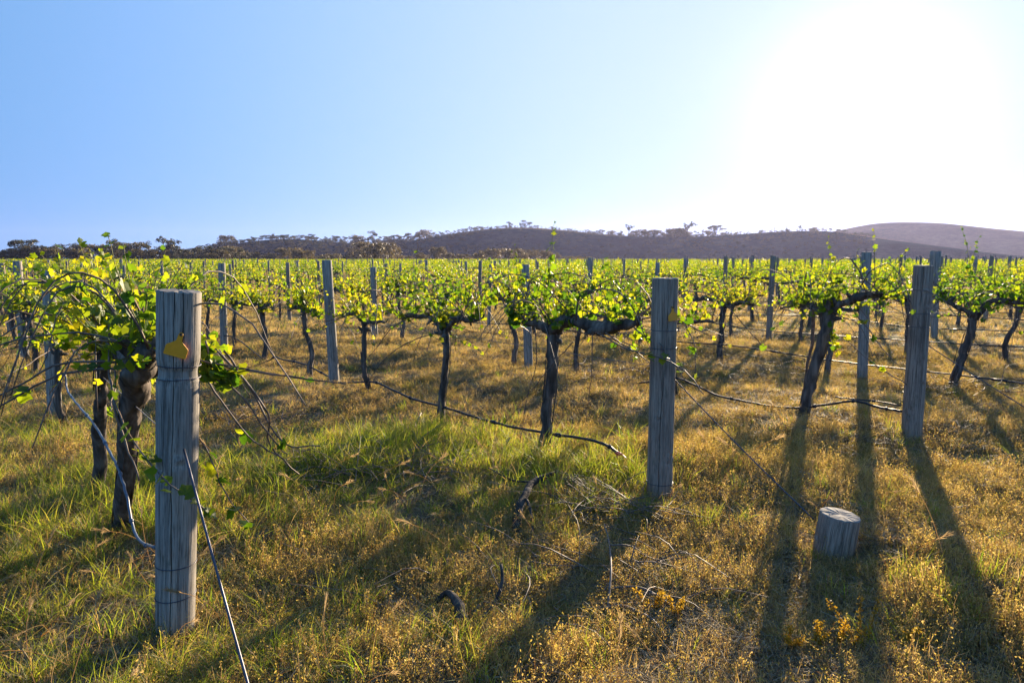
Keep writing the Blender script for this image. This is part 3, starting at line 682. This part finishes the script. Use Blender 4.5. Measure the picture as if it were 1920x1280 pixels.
def thatch(seed, n, rad):
    rnd = random.Random(seed); mb = MB()
    for _ in range(n):
        a, r = rnd.uniform(0, 6.28), rad * math.sqrt(rnd.random()); c = Vector((math.cos(a) * r, math.sin(a) * r, rnd.uniform(.0, .035))); th = rnd.uniform(0, 6.28); ln = rnd.uniform(.03, .11)
        d = Vector((math.cos(th), math.sin(th), rnd.uniform(-.15, .35))) * ln; s = Vector((-d.y, d.x, rnd.uniform(-.05, .05))).normalized() * rnd.uniform(.001, .0028)
        mb.poly([c - d * .5 - s, c - d * .5 + s, c + d * .5 + s * .3, c + d * .5 - s * .3], 0)
    return mb.mesh('thatch', [M['thatch']])
def seedhead(seed):
    rnd = random.Random(seed); mb = MB(); P = [Vector((0, 0, 0))]; d = Vector((rnd.gauss(0, .2), rnd.gauss(0, .2), 1)).normalized()
    for i in range(7): d = (d + Vector((.12, .05, -.09 * i / 4))).normalized(); P.append(P[-1] + d * .042)
    mb.tube(P, .0013, 3, 1, cap=False)
    for i in range(46):
        t = i / 46; q = P[-1] + d * (.065 * t); o = rvec(rnd); e = (d * 1.2 + o * .55).normalized() * rnd.uniform(.02, .04); s = rvec(rnd).cross(e).normalized() * .0013
        mb.poly([q - s, q + s, q + e], 0)
    return mb.mesh('seed_head', [M['seed'], M['dry']])
DRY = [tuft(60 + i, 46, .075, .05, .15, .0042, 1.0, M['dry'], M['green'], .05) for i in range(5)]
GRN = [tuft(70 + i, 46, .07, .08, .24, .0045, .9, M['green'], M['dry'], .2) for i in range(5)]
WEED = [weed(80 + i, 15, .075, .03, .13, .0046, M['weed']) for i in range(5)]
THA = [thatch(90 + i, 110, .13) for i in range(3)]
SEED = [seedhead(95 + i) for i in range(4)]
def polar(n, r0, r1, az=47, pw=1.0):
    u = rng.random(n); r = np.sqrt(r0 ** 2 + u * (r1 ** 2 - r0 ** 2)) if pw == 1 else r0 + (r1 - r0) * u ** pw
    a = rng.uniform(-R(az), R(az), n); return r * np.sin(a), r * np.cos(a)
def greenness(x, y):
    nrow = (x * ROW_N.x + y * ROW_N.y); f = ((nrow - ROWN[0]) / 3.0) % 1.0; under = np.exp(-((np.minimum(f, 1 - f)) / .17) ** 2)
    d = np.hypot(x, y)
    left = 1 / (1 + np.exp((x + .35 * y - .15) * 1.7)); near = 1 / (1 + np.exp((d - 9) * .5))
    patch = np.exp(-(((x + .85) / 1.1) ** 2 + ((y - 5.2) / 1.0) ** 2)) + .6 * np.exp(-(((x - .3) / .9) ** 2 + ((y - 4.3) / .5) ** 2))
    base = .80 * left * near + .55 * patch + .16 * under * near + .05
    g = base * (.35 + 1.1 * vnoise(x * .8 + 11, y * .8, 4) + .5 * (vnoise(x * 2.6, y * 2.6, 6) - .3))
    return np.clip(g, 0, 1)
def clumpy(x, y):
    near = np.exp(-(np.hypot(x, y) / 9) ** 2)
    return 1 - near * np.clip((vnoise(x * 3.4, y * 3.4, 21) * .6 + vnoise(x * 8, y * 8, 22) * .4 - .40) * -9, 0, .9)
def cover(name, zones, meshes, label, keep, hs=1.0, tilt=.15, cat='grass'):
    PX, PY, S_ = [], [], []
    for n, r0, r1, sx in zones:
        x, y = polar(n, r0, r1); k = rng.random(n) < keep(x, y); x, y = x[k], y[k]; PX.append(x); PY.append(y); S_.append(sx * rng.uniform(.7, 1.25, len(x)))
    x, y, s = map(np.concatenate, (PX, PY, S_)); n = len(x)
    hgt = rng.uniform(.7, 1.3, n) * hs * (.35 + .75 * vnoise(x * 1.3, y * 1.3, 9) + .75 * vnoise(x * 3.7, y * 3.7, 10)) * np.minimum(s, 1 + (s - 1) * .35) / 1.0
    scatter(name, np.stack([x, y, gz(x, y)], -1), np.stack([rng.normal(0, tilt, n), rng.normal(0, tilt, n), rng.uniform(0, 6.28, n)], -1), np.stack([s, s, hgt], -1), rng.integers(0, len(meshes), n), meshes, label, cat)
    return n
cnt = {}
cnt['thatch'] = cover('thatch', [(3400, 1.4, 6, 1.0), (5200, 6, 16, 1.3)], THA, 'flattened dead straw lying over the soil', lambda x, y: np.ones_like(x), 1.0, .08)
cnt['dry'] = cover('dry_grass', [(8600, 1.4, 6, .85), (15500, 6, 15, 1.05), (26000, 15, 45, 1.9), (14000, 45, 110, 4.5)], DRY, 'short straw coloured grass drying out between the vine rows', lambda x, y: (1 - .8 * greenness(x, y)) * clumpy(x, y) * (.72 + .28 * np.clip((np.hypot(x, y) - 3.2) / 2.5, 0, 1)), .66)
cnt['green'] = cover('green_grass', [(7500, 1.4, 6, .9), (9000, 6, 15, 1.05), (9000, 15, 45, 1.9)], GRN, 'fresh green grass growing in patches under the vines', lambda x, y: greenness(x, y) ** 1.5 * .95 * clumpy(x + 5, y), .68)
wk = lambda x, y: np.clip(.25 + (vnoise(x * 1.1 + 3, y * 1.1, 8) - .35) * 1.5 + .35 * (x > -.4), 0, 1) * clumpy(x + 2, y + 9)
tx, ty = [], []
for (ux, uy, m_, sg) in ((830, 832, 90, .30), (960, 868, 80, .28), (700, 850, 60, .28), (640, 880, 50, .25), (1090, 895, 70, .22), (520, 905, 40, .25), (250, 1000, 40, .3)):
    c_ = gp(ux, uy); tx.append(rng.normal(c_.x, sg * 1.3, m_)); ty.append(rng.normal(c_.y, sg, m_))
tx, ty = np.concatenate(tx), np.concatenate(ty); n = len(tx); s = rng.uniform(.9, 1.5, n)
scatter('green_tussocks', np.stack([tx, ty, gz(tx, ty)], -1), np.stack([rng.normal(0, .2, n), rng.normal(0, .2, n), rng.uniform(0, 6.28, n)], -1), np.stack([s, s, s * rng.uniform(.7, 1.15, n)], -1), rng.integers(0, 5, n), GRN, 'lush green tussocks of taller grass below the middle row of vines', 'grass')
cnt['weed'] = cover('weeds', [(11000, 1.4, 6.5, 1.0), (7000, 6.5, 14, 1.2)], WEED, 'low yellowing weeds with tiny leaves spread over the ground', wk, 1.0, .2, 'weeds')
cnt['seed'] = cover('barley_grass', [(520, 1.6, 5, .95), (300, 5, 11, .95)], SEED, 'feathery pale seed heads of wild barley grass', lambda x, y: np.clip(greenness(x, y) * 1.3 * (vnoise(x * 2, y * 2, 12) > .45), 0, 1), 1.0, .25)
print('COVER', cnt, 'vines', len(vines), 'posts', len(posts), 'vis', len(vis), len(vp), 'max ind dist', vis[N_IND - 1][2].length if len(vis) > N_IND else None, vp[min(N_POST, len(vp)) - 1][2].length)

# ------------------------------------------------------------------ stump, stays, hoses, wires
stp = gp(1561, 1046); st = thing('anchor_stump', 'short sawn timber stump leaning in the grass, anchoring a stay wire', 'stump', (stp.x, stp.y, gzf(stp.x, stp.y)))
timber(.225, .107, .102, 360, 24, 21, 7, 2, (0, 0), None, .022).build('timber', [M['wood_tan'], M['endgrain']], st, False); st.rotation_euler = (R(2), R(6), 0)
G_ST = 'stay wires of the end posts'
def stay(a, b, label, r=.0045):
    mb = MB(); c = [a.lerp(b, t) - Vector((0, 0, .012 * math.sin(math.pi * t))) for t in [i / 16 for i in range(17)]]; mb.tube(c, r, 7); o = mb.build('stay_wire', M['cable'], None, True)
    return tag(o, label, 'wire', G_ST)
BACK = -ROW_D
s1 = P1 + BACK * 1.25
stay(fp(345, 842, P1.y - .10), Vector((s1.x, s1.y, .14)), 'steel stay wire slanting down from the yellow tagged post', .005)
stay(fp(1266, 712, P2.y - .03), Vector((stp.x - .088, stp.y + .06, .20)), 'steel stay wire running from the orange tagged post to the stump', .0042)
s3 = P3 + BACK * 1.3
stay(fp(1741, 648, P3.y - .02), Vector((s3.x, s3.y, .2)), 'steel stay wire slanting off to the right from the untagged post', .0042)
G_H = 'drip hoses hung along the vine rows'
def hose(P, label, m='hose', r=.0115, n=60, seed=0):
    rnd = random.Random(seed); mb = MB(); Q = spline(P, n); Q = [q + rvec(rnd) * .0025 for q in Q]; mb.tube(Q, r, 8)
    for i in range(4, n - 3, 9):                                     # dripper collars
        mb.tube([Q[i].lerp(Q[i + 1], .2), Q[i].lerp(Q[i + 1], .7)], r * 1.6, 8)
    o = mb.build('drip_hose', M[m], None, True); return tag(o, label, 'hose', G_H)
def ph(n, *pts): return [rp(x, y, n) for x, y in pts]
h2 = ph(n2, (1160, 850), (1140, 836), (1105, 824), (1022, 811), (955, 799), (900, 784), (845, 767), (822, 760), (775, 748), (735, 730), (705, 717), (680, 716), (640, 717), (620, 708), (590, 692), (565, 681), (530, 674), (515, 669), (495, 674))
rl = h2[-1].dot(ROW_D)
rnd = random.Random(77)
while rl < 30: rl += 1.6; h2.append(rowpt(1, rl, rnd.uniform(.06, .3)))
hose(h2, 'black drip hose sagging along the row behind the orange tagged post', n=150, seed=1)
cl_ = MB(); cl_.tube([h2[0] + ROW_D * .03, h2[0] - ROW_D * .0, h2[0] - ROW_D * .035], [.012, .015, .010], 10); cl_.tube([h2[0] - ROW_D * .03, h2[0] - ROW_D * .09 - Vector((0, 0, .03))], .007, 8)
tag(cl_.build('hose_clip', M['red'], None, True), 'small red clip closing the end of the black drip hose', 'clip')
h3 = ph(n3, (1692, 771), (1650, 764), (1605, 752), (1565, 756), (1500, 764), (1450, 762), (1395, 752), (1345, 741), (1305, 723), (1265, 708), (1215, 716), (1160, 722)); rl = h3[-1].dot(ROW_D)
hose(h3, 'black drip hose behind the leaning vine, ending at the untagged post', n=70, seed=2)
hose(ph(n3 + .06, (1690, 760), (1640, 752), (1590, 747), (1566, 744)), 'short black hose end lying beside the longer one', n=14, seed=3, r=.007)
h1 = ph(n1 - .05, (292, 1025), (268, 1018), (250, 990), (238, 930), (222, 880), (205, 845), (180, 800), (160, 775), (140, 752), (126, 730), (122, 700)); 
hose(h1, 'pale bluish hose drooping between the vines of the yellow tagged row', 'hose_pale', .007, 60, 4)
for k in range(3, 13):
    rnd = random.Random(500 + k); zb = rnd.uniform(.22, .34); r0, P = ROWR[k] - 1, []
    for i in range(int((18 + k * 4.5) / 1.7)): P.append(rowpt(k, r0 + i * 1.7, zb + rnd.uniform(-.1, .06)))
    hose(P, 'black drip hose strung low along %s' % rowname(k), 'hose', .010, len(P) * 5, 500 + k)
G_W = 'trellis wires holding up the vine rows'
def wire(k, z, lab, r=.0022):
    rnd = random.Random(900 + k); P = [rowpt(k, ROWR[k] + .05, z)]; L_ = 40 + k * 4
    rr = ROWR[k] + .05
    while rr < L_:
        rr += 2.5; P.append(rowpt(k, rr, 0) * 1.0); P[-1].z = z + (-.015 if len(P) % 2 == 0 else 0)
    mb = MB(); mb.tube(P, r, 5); tag(mb.build('trellis_wire', M['wire'], None, True), lab, 'wire', G_W)
for k in range(0, 9):
    wire(k, .93, 'thin cordon wire stretched along %s' % rowname(k))
    if k > 1: wire(k, 1.18, 'thin upper wire stretched along %s' % rowname(k), .0017)

# ------------------------------------------------------------------ dead wood and oddments on the ground
G_D = 'dead vine wood lying on the ground'
def G(px, py, z=0.0): 
    p = gp(px, py); return Vector((p.x, p.y, gzf(p.x, p.y) + z))
def branch(label, stems, m='cane', name='fallen_branch', rough=.25):
    rnd = random.Random(hash(label) % 1000 if False else len(label)); mb = MB()
    for P, r in stems:
        n = 22; Q = spline(P, n); mb.tube(Q, lerpl(r, n), 9, 0, rough, seed=rnd.random() * 20, freq=22)
    return tag(mb.build(name, M[m], None, True), label, 'branch', G_D)
branch('dark twisted dead vine stem in the weeds below the middle row', [([G(968, 1010, .02), G(972, 985, .08), G(985, 965, .12), G(1000, 945, .14), G(1040, 930, .16)], [.03, .03, .026, .024, .012]),
        ([G(975, 985, .08), G(985, 975, .13), G(995, 990, .1), G(1000, 1015, .02)], [.012, .01, .009, .006]), ([G(1000, 945, .14), G(960, 925, .12), G(915, 905, .15)], [.008, .006, .004])], 'deadwood')
branch('curled dark dead cane rising from the weeds in the lower middle', [([G(868, 1215, .0), G(866, 1190, .06), G(858, 1165, .09), G(838, 1145, .09), G(815, 1150, .05)], [.02, .026, .024, .014, .008]), ([G(878, 1195, .02), G(905, 1180, .05), G(930, 1160, .09), G(942, 1140, .13), G(940, 1122, .17)], [.009, .009, .009, .008, .007])], 'deadwood')
branch('forked grey twig lying in the weeds on the lower right of centre', [([G(1125, 1150, .03), G(1160, 1152, .05), G(1190, 1165, .05), G(1230, 1190, .04), G(1275, 1245, .0)], [.007, .006, .006, .005, .003]), ([G(1140, 1122, .05), G(1200, 1132, .07), G(1250, 1155, .05), G(1290, 1172, .02)], [.005, .005, .004, .003]), ([G(1140, 1150, .04), G(1145, 1100, .09), G(1140, 1050, .12), G(1132, 1030, .16)], [.006, .006, .005, .003]), ([G(1142, 1060, .11), G(1180, 1055, .1), G(1212, 1056, .05)], [.004, .004, .002])])
branch('small broken stick standing in the green grass left of centre', [([G(772, 832, .0), G(778, 815, .08), G(790, 800, .16)], [.016, .012, .006]), ([G(778, 822, .05), G(792, 818, .1), G(795, 806, .14)], [.006, .005, .003])])
branch('thin pale twig arching at the left of the green patch', [([G(655, 945, .0), G(665, 915, .06), G(672, 890, .12), G(678, 870, .2)], [.006, .005, .004, .003])])
def brush(label, cx, cy, rx, ry, n, h, seed, m='cane'):
    rnd = random.Random(seed); mb = MB(); c = gp(cx, cy)
    for _ in range(n):
        a = rnd.uniform(0, 6.28); q = math.sqrt(rnd.random()); x, y = c.x + rx * q * math.cos(a), c.y + ry * q * math.sin(a); ln = rnd.uniform(.15, .55); th = rnd.uniform(0, 6.28)
        d = Vector((math.cos(th), math.sin(th), rnd.uniform(-.1, .35))) * ln; p = Vector((x, y, gzf(x, y) + rnd.uniform(.0, h)))
        mb.tube(spline([p, p + d * .5 + rvec(rnd) * .05 * ln * 3, p + d], 6), lerpl([rnd.uniform(.002, .005), .0012], 6), 4, 0, cap=False)
    o = mb.build('brushwood', M[m], None, True); o['kind'] = 'stuff'; return tag(o, label, 'brushwood')
brush('tangle of dead prunings in the grass right of the yellow tagged post', 450, 800, .75, .55, 130, .16, 1)
brush('heap of thin dead prunings at the foot of the orange tagged post', 1165, 965, .34, .2, 110, .1, 2)
brush('dead prunings thickened to darken the shade in the middle foreground', 720, 890, .8, .5, 170, .14, 3)  # extra dark twigs stand in for the vines' shade on this ground
brush('dead prunings under the middle row of vines', 1150, 715, .8, .7, 90, .2, 4)
brush('dead prunings under the row by the untagged end post', 1400, 700, 1.0, .8, 90, .25, 5)
brush('dead prunings on the right edge behind the untagged end post', 1830, 745, .9, .7, 90, .2, 6)
brush('fine dead twigs strewn over the lower foreground', 1000, 1080, 1.0, .6, 90, .06, 7)
rb = MB(); c0 = gp(1292, 864); rnd = random.Random(8); m_, n_ = 22, 12; b0 = 0
for i in range(m_):
    for j in range(n_):
        u, v = i / (m_ - 1) - .5, j / (n_ - 1) - .5; q = Vector((u * 9, v * 9, 0))
        e = max(0, 1 - (abs(u) * 2) ** 4) * max(0, 1 - (abs(v) * 2) ** 4)
        rb.v.append(Vector((c0.x + u * .24 + .03 * mnoise.noise(q * .8), c0.y + v * .16 + .03 * mnoise.noise(q * .8 + Vector((9, 0, 0))), .02 + .09 * e * (.45 + .9 * abs(mnoise.noise(q))))))
for i in range(m_ - 1):
    for j in range(n_ - 1): a = i * n_ + j; rb.f.append((a, a + 1, a + n_ + 1, a + n_)); rb.m.append(0)
tag(rb.build('rag', M['rag'], None, True), 'crumpled pale scrap of netting in the grass behind the orange tagged post', 'rag')
def dock(px, py, h, seed):
    rnd = random.Random(seed); p = G(px, py); t = thing('dock_plant', DOCKL[seed], 'weed', p, 0, 'orange flowering weeds in the lower right')
    st_, fl = MB(), MB()
    for s in range(3):
        d = Vector((rnd.gauss(0, .25), rnd.gauss(0, .25), 1)).normalized(); P = [Vector((rnd.gauss(0, .012), rnd.gauss(0, .012), 0))]; hh = h * rnd.uniform(.7, 1)
        for i in range(8): d = (d + rvec(rnd) * .15).normalized(); P.append(P[-1] + d * hh / 8)
        st_.tube(P, .0018, 4, 0, cap=False)
        for q in P[3:]:
            for _ in range(16):
                c = q + rvec(rnd) * rnd.uniform(.004, .017); u = rvec(rnd); v_ = rvec(rnd).cross(u).normalized(); z = rnd.uniform(.004, .008); fl.poly([c - u * z, c + v_ * z * .6, c + u * z, c - v_ * z * .6])
    st_.build('stem', M['dock'], t); fl.build('flowers', M['dock'], t)
DOCKL = {1: 'orange flowering weed, leftmost of the cluster below the stump', 2: 'bushy orange weed in the middle of the cluster below the stump', 3: 'tallest orange flowering weed below the stump', 4: 'orange weed standing apart towards the right shadow',
         5: 'orange tinted weed left of the cluster below the stump', 6: 'amber weed beside the forked grey twig', 7: 'low amber weed right of the forked grey twig'}
for i, (x, y, h) in enumerate([(1528, 1225, .15), (1578, 1232, .15), (1618, 1228, .24), (1710, 1230, .12), (1484, 1215, .14), (1228, 1150, .14), (1262, 1165, .12)]): dock(x, y, h, i + 1)

# ------------------------------------------------------------------ trees on the skyline and at the foot of the hill
def tree_mesh(seed, style):
    rnd = random.Random(seed); T, Cn = MB(), MB(); H = 9.0
    def clump(c, rx, rz, n, s0, s1):
        for _ in range(n):
            d = rvec(rnd) * (rnd.random() ** .35); p = c + Vector((d.x * rx, d.y * rx, d.z * rz)); u = rvec(rnd); v_ = rvec(rnd).cross(u).normalized(); z = rnd.uniform(s0, s1)
            Cn.poly([p - u * z, p + v_ * z * .5, p + u * z, p - v_ * z * .5], 0)
    if style == 'dead':
        T.tube([Vector((0, 0, -.5)), Vector((.1, 0, 3)), Vector((-.1, .1, 6.5))], [.2, .15, .06], 6, 0)
        for i in range(6): a = rnd.uniform(0, 6.28); z = rnd.uniform(2.5, 5.5); T.tube([Vector((0, 0, z)), Vector((math.cos(a) * .8, math.sin(a) * .8, z + 1)), Vector((math.cos(a) * 1.3, math.sin(a) * 1.3, z + 2.4))], [.09, .06, .02], 5, 0)
        return T, None
    if style == 'round':
        for i in range(4): a = rnd.uniform(0, 6.28); T.tube([Vector((0, 0, -.5)), Vector((math.cos(a) * .8, math.sin(a) * .8, 2)), Vector((math.cos(a) * 2, math.sin(a) * 2, 4.5))], [.22, .15, .05], 6, 0)
        for i in range(46):
            a = rnd.uniform(0, 6.28); q = rnd.random() ** .5; z = rnd.uniform(.8, 5.6); r = 4.6 * q * math.sqrt(max(.05, 1 - (z / 6.6) ** 2)); clump(Vector((math.cos(a) * r, math.sin(a) * r, z)), rnd.uniform(.8, 1.4), rnd.uniform(.6, 1.0), 46, .16, .36)
        return T, Cn
    h0 = rnd.uniform(.8, 2.0) if style == 'gum' else 3.8; lean = Vector((rnd.uniform(-.5, .5), rnd.uniform(-.5, .5), 0))
    top = Vector((0, 0, h0)) + lean; T.tube([Vector((0, 0, -.6)), Vector((0, 0, h0 * .5)) + lean * .3, top], [.3, .24, .2], 7, 0)
    nl = rnd.randint(5, 8) if style == 'gum' else 6; W = 3.4 if style == 'gum' else 2.1; big = 1.0 if style == 'gum' else .62
    for i in range(nl):
        a = 6.28 * i / nl + rnd.uniform(-.4, .4); rr = W * rnd.uniform(.35, 1.0); z = rnd.uniform(h0 + .6, 7.9); e = Vector((math.cos(a) * rr, math.sin(a) * rr, z)) + lean; m = top.lerp(e, .5) + Vector((0, 0, .5))
        T.tube([top, m, e], [.15, .1, .04], 5, 0)
        for j in range(rnd.randint(2, 4)): clump(e + Vector((rnd.gauss(0, .7), rnd.gauss(0, .7), rnd.gauss(.2, .35))), rnd.uniform(.8, 1.4) * big, rnd.uniform(.6, 1.05) * big, 80 if big == 1 else 34, .16, .34)
        clump(m + rvec(rnd) * .5, .8, .4, 18, .15, .3)
    return T, Cn
TREES = {}
for st_n, c in (('gum', 5), ('round', 4), ('tall', 2), ('dead', 2)):
    TREES[st_n] = []
    for i in range(c):
        T, Cn = tree_mesh(700 + i * 3 + len(st_n) * 50, st_n); TREES[st_n].append((T.mesh('trunk', M['tree_bark'], True), Cn.mesh('crown', M['mallee' if st_n == 'round' else 'eucalypt']) if Cn else None))
G_T = 'gum trees along the skyline and the foot of the hill'
NAME = {'gum': 'gum_tree', 'round': 'gum_tree', 'tall': 'gum_tree', 'dead': 'dead_tree'}
tn = {}
def tree(style, px, ytop, ybase, D, label, wide=1.0, i=None):
    d = ray(px, ybase); k = D / math.hypot(d.x, d.y); base = Vector((0, 0, CAM_H)) + d * k
    hgt = (ybase - ytop) / F_PX * D * 1.02; full = {'gum': 8.6, 'round': 6.4, 'tall': 8.6, 'dead': 7.6}[style]; s = hgt / full
    j = tn.get(style, 0) if i is None else i; tn[style] = tn.get(style, 0) + 1
    T, Cn = TREES[style][j % len(TREES[style])]
    t = thing(NAME[style], label, 'tree', base, random.Random(px).uniform(0, 6.28), G_T); t.scale = (s * wide, s * wide, s)
    link('trunk', T, t)
    if Cn: link('crown', Cn, t)
# left skyline wood
rnd = random.Random(12)
tree('gum', 48, 458, 492, 300, 'large spreading gum at the far left end of the skyline wood', 1.35, 0)
i = 0
for x in list(range(-60, 30, 22)) + list(range(74, 470, 15)):
    i += 1; yt = np.interp(x, [-60, 40, 90, 130, 200, 240, 290, 360, 420, 470], [476, 476, 470, 464, 462, 460, 464, 466, 462, 470]) + rnd.uniform(-3, 5)
    tree('gum' if i % 3 else 'round', x + rnd.uniform(-4, 4), yt, 492, 310 + rnd.uniform(-20, 40), 'dark bushy gum in the left skyline wood, %s from its left end' % ordn(i), rnd.uniform(1.0, 1.5))
for q, (x, yt) in enumerate([(-40, 478), (-8, 476), (18, 472), (34, 470), (50, 468), (66, 468), (82, 470), (100, 470), (150, 470), (205, 470), (262, 472), (318, 472), (352, 474)]):
    tree('round', x, yt, 492, 296 + rnd.uniform(-8, 8), 'low rounded tree fronting the left skyline wood, %s from its end' % ordn(q + 1), rnd.uniform(1.0, 1.3))
tree('tall', 325, 447, 488, 300, 'tall umbrella crowned gum rising above the left skyline wood', 1.25, 0)
# ridge of the middle hill
ridge = [(425, 444), (478, 446), (510, 440), (530, 442), (540, 447), (560, 443), (572, 438), (583, 442), (600, 446), (612, 445), (630, 444), (645, 446), (668, 442), (684, 444), (702, 436), (716, 445), (730, 444), (745, 442), (762, 440), (776, 436), (797, 432), (816, 437), (830, 435), (870, 431), (905, 428), (920, 426), (932, 425), (957, 418), (987, 412)]
for i, (x, yt) in enumerate(ridge):
    st_ = 'dead' if x in (600, 870) else ('gum' if (i % 4) else 'round')
    lab = {957: 'low rounded gum beside the lone tree on the hilltop', 987: 'lone bushy gum standing on the very top of the middle hill'}.get(x, '%s on the left shoulder of the middle hill, %s from the left' % ('bare dead tree' if st_ == 'dead' else 'small gum', ordn(i + 1)))
    if x > 540 and x < 830 or x < 540 or x in (957, 987, 870, 905, 920, 932): tree(st_ if x != 987 else 'gum', x, yt - 1, mid_top(x) + 2.5, D_MID + 2, lab, 1.4 if st_ != 'dead' else 1)
ridge2 = [(1105, 431, 'gum'), (1118, 432, 'gum'), (1128, 431, 'gum'), (1147, 432, 'round'), (1163, 434, 'gum'), (1178, 421, 'tall'), (1188, 433, 'round'), (1202, 430, 'round'), (1214, 430, 'gum'), (1229, 431, 'round'), (1248, 431, 'gum'), (1262, 428, 'round'), (1275, 428, 'round'), (1288, 416, 'tall'), (1284, 432, 'round'), (1306, 433, 'gum'), (1316, 428, 'dead'), (1328, 433, 'round'), (1341, 424, 'gum'), (1356, 436, 'round'), (1363, 435, 'gum'), (1370, 430, 'dead'), (1452, 424, 'dead'), (1475, 423, 'dead'), (1499, 423, 'tall'), (1526, 427, 'round')]
for i, (x, yt, st_) in enumerate(ridge2):
    tree(st_, x, yt, mid_top(x) + 2.5, D_MID + 2, '%s on the right shoulder of the middle hill, %s from the hilltop' % ({'dead': 'bare dead tree', 'tall': 'tall sparse gum', 'gum': 'small dark gum', 'round': 'low bushy gum'}[st_], ordn(i + 1)), 1.4 if st_ != 'tall' else 1.0)
# rounded trees between the vineyard and the hill
foot = [(395, 476), (418, 470), (445, 472), (478, 474), (505, 476), (535, 466), (556, 465), (578, 470), (605, 478), (625, 476), (650, 478), (676, 454), (700, 457), (725, 455), (738, 462), (765, 480), (790, 474), (822, 463), (838, 472), (868, 476), (902, 470), (925, 466), (948, 465), (975, 466), (1000, 468), (1025, 470), (1043, 474), (1066, 480), (1085, 480), (1104, 481), (1140, 483), (1305, 485)]
for i, (x, yt) in enumerate(foot):
    tree('round', x, yt, 494, 275 + rnd.uniform(-15, 45), 'rounded brown green tree at the foot of the hill, %s from the left' % ordn(i + 1), rnd.uniform(1.0, 1.3) * (1.25 if yt > 474 else .85))
# scrub bushes over the hillside
n = 2600; xs = rng.uniform(300, 1640, n); ts = rng.uniform(-.95, -.02, n); P_, S_ = [], []
for x, t_ in zip(xs, ts):
    d = ray(x, mid_top(x)); az = math.atan2(d.x, d.y); H = CAM_H + d.z / math.hypot(d.x, d.y) * D_MID; dist = D_MID + 118 * t_
    z = (H + 2) * math.sin((1 + t_) * math.pi / 2) ** 1.25 - 2.2; P_.append((math.sin(az) * dist, math.cos(az) * dist, z)); S_.append(rng.uniform(.1, .32) * (1.5 if x < 900 else 1))
S_ = np.array(S_); scatter('scrub', P_, np.stack([np.zeros(n), np.zeros(n), rng.uniform(0, 6, n)], -1), np.stack([S_ * 1.3, S_ * 1.3, S_], -1), rng.integers(0, 4, n), [q[1] for q in TREES['gum'][:4]], 'dark low scrub covering the slope of the middle hill', 'scrub')

# ------------------------------------------------------------------ haze over the whole valley
HAZE = 0.000085
if HAZE:
    mb = MB(); x0, x1, y0, y1, z0, z1 = -2600, 2600, -60, 2300, -4, 95
    c = [Vector((x, y, z)) for z in (z0, z1) for y in (y0, y1) for x in (x0, x1)]; mb.v = c
    mb.f = [(0, 2, 3, 1), (4, 5, 7, 6), (0, 1, 5, 4), (2, 6, 7, 3), (0, 4, 6, 2), (1, 3, 7, 5)]; mb.m = [0] * 6
    m, t, o = mat('haze_air'); pv = node(t, 'ShaderNodeVolumePrincipled', Density=HAZE, Anisotropy=.45); pv.inputs['Color'].default_value = (.58, .60, 1.0, 1)
    t.links.new(pv.outputs[0], o.inputs['Volume']); h = mb.build('haze', m); h['kind'] = 'stuff'; h['label'] = 'thin pale haze filling the valley air'
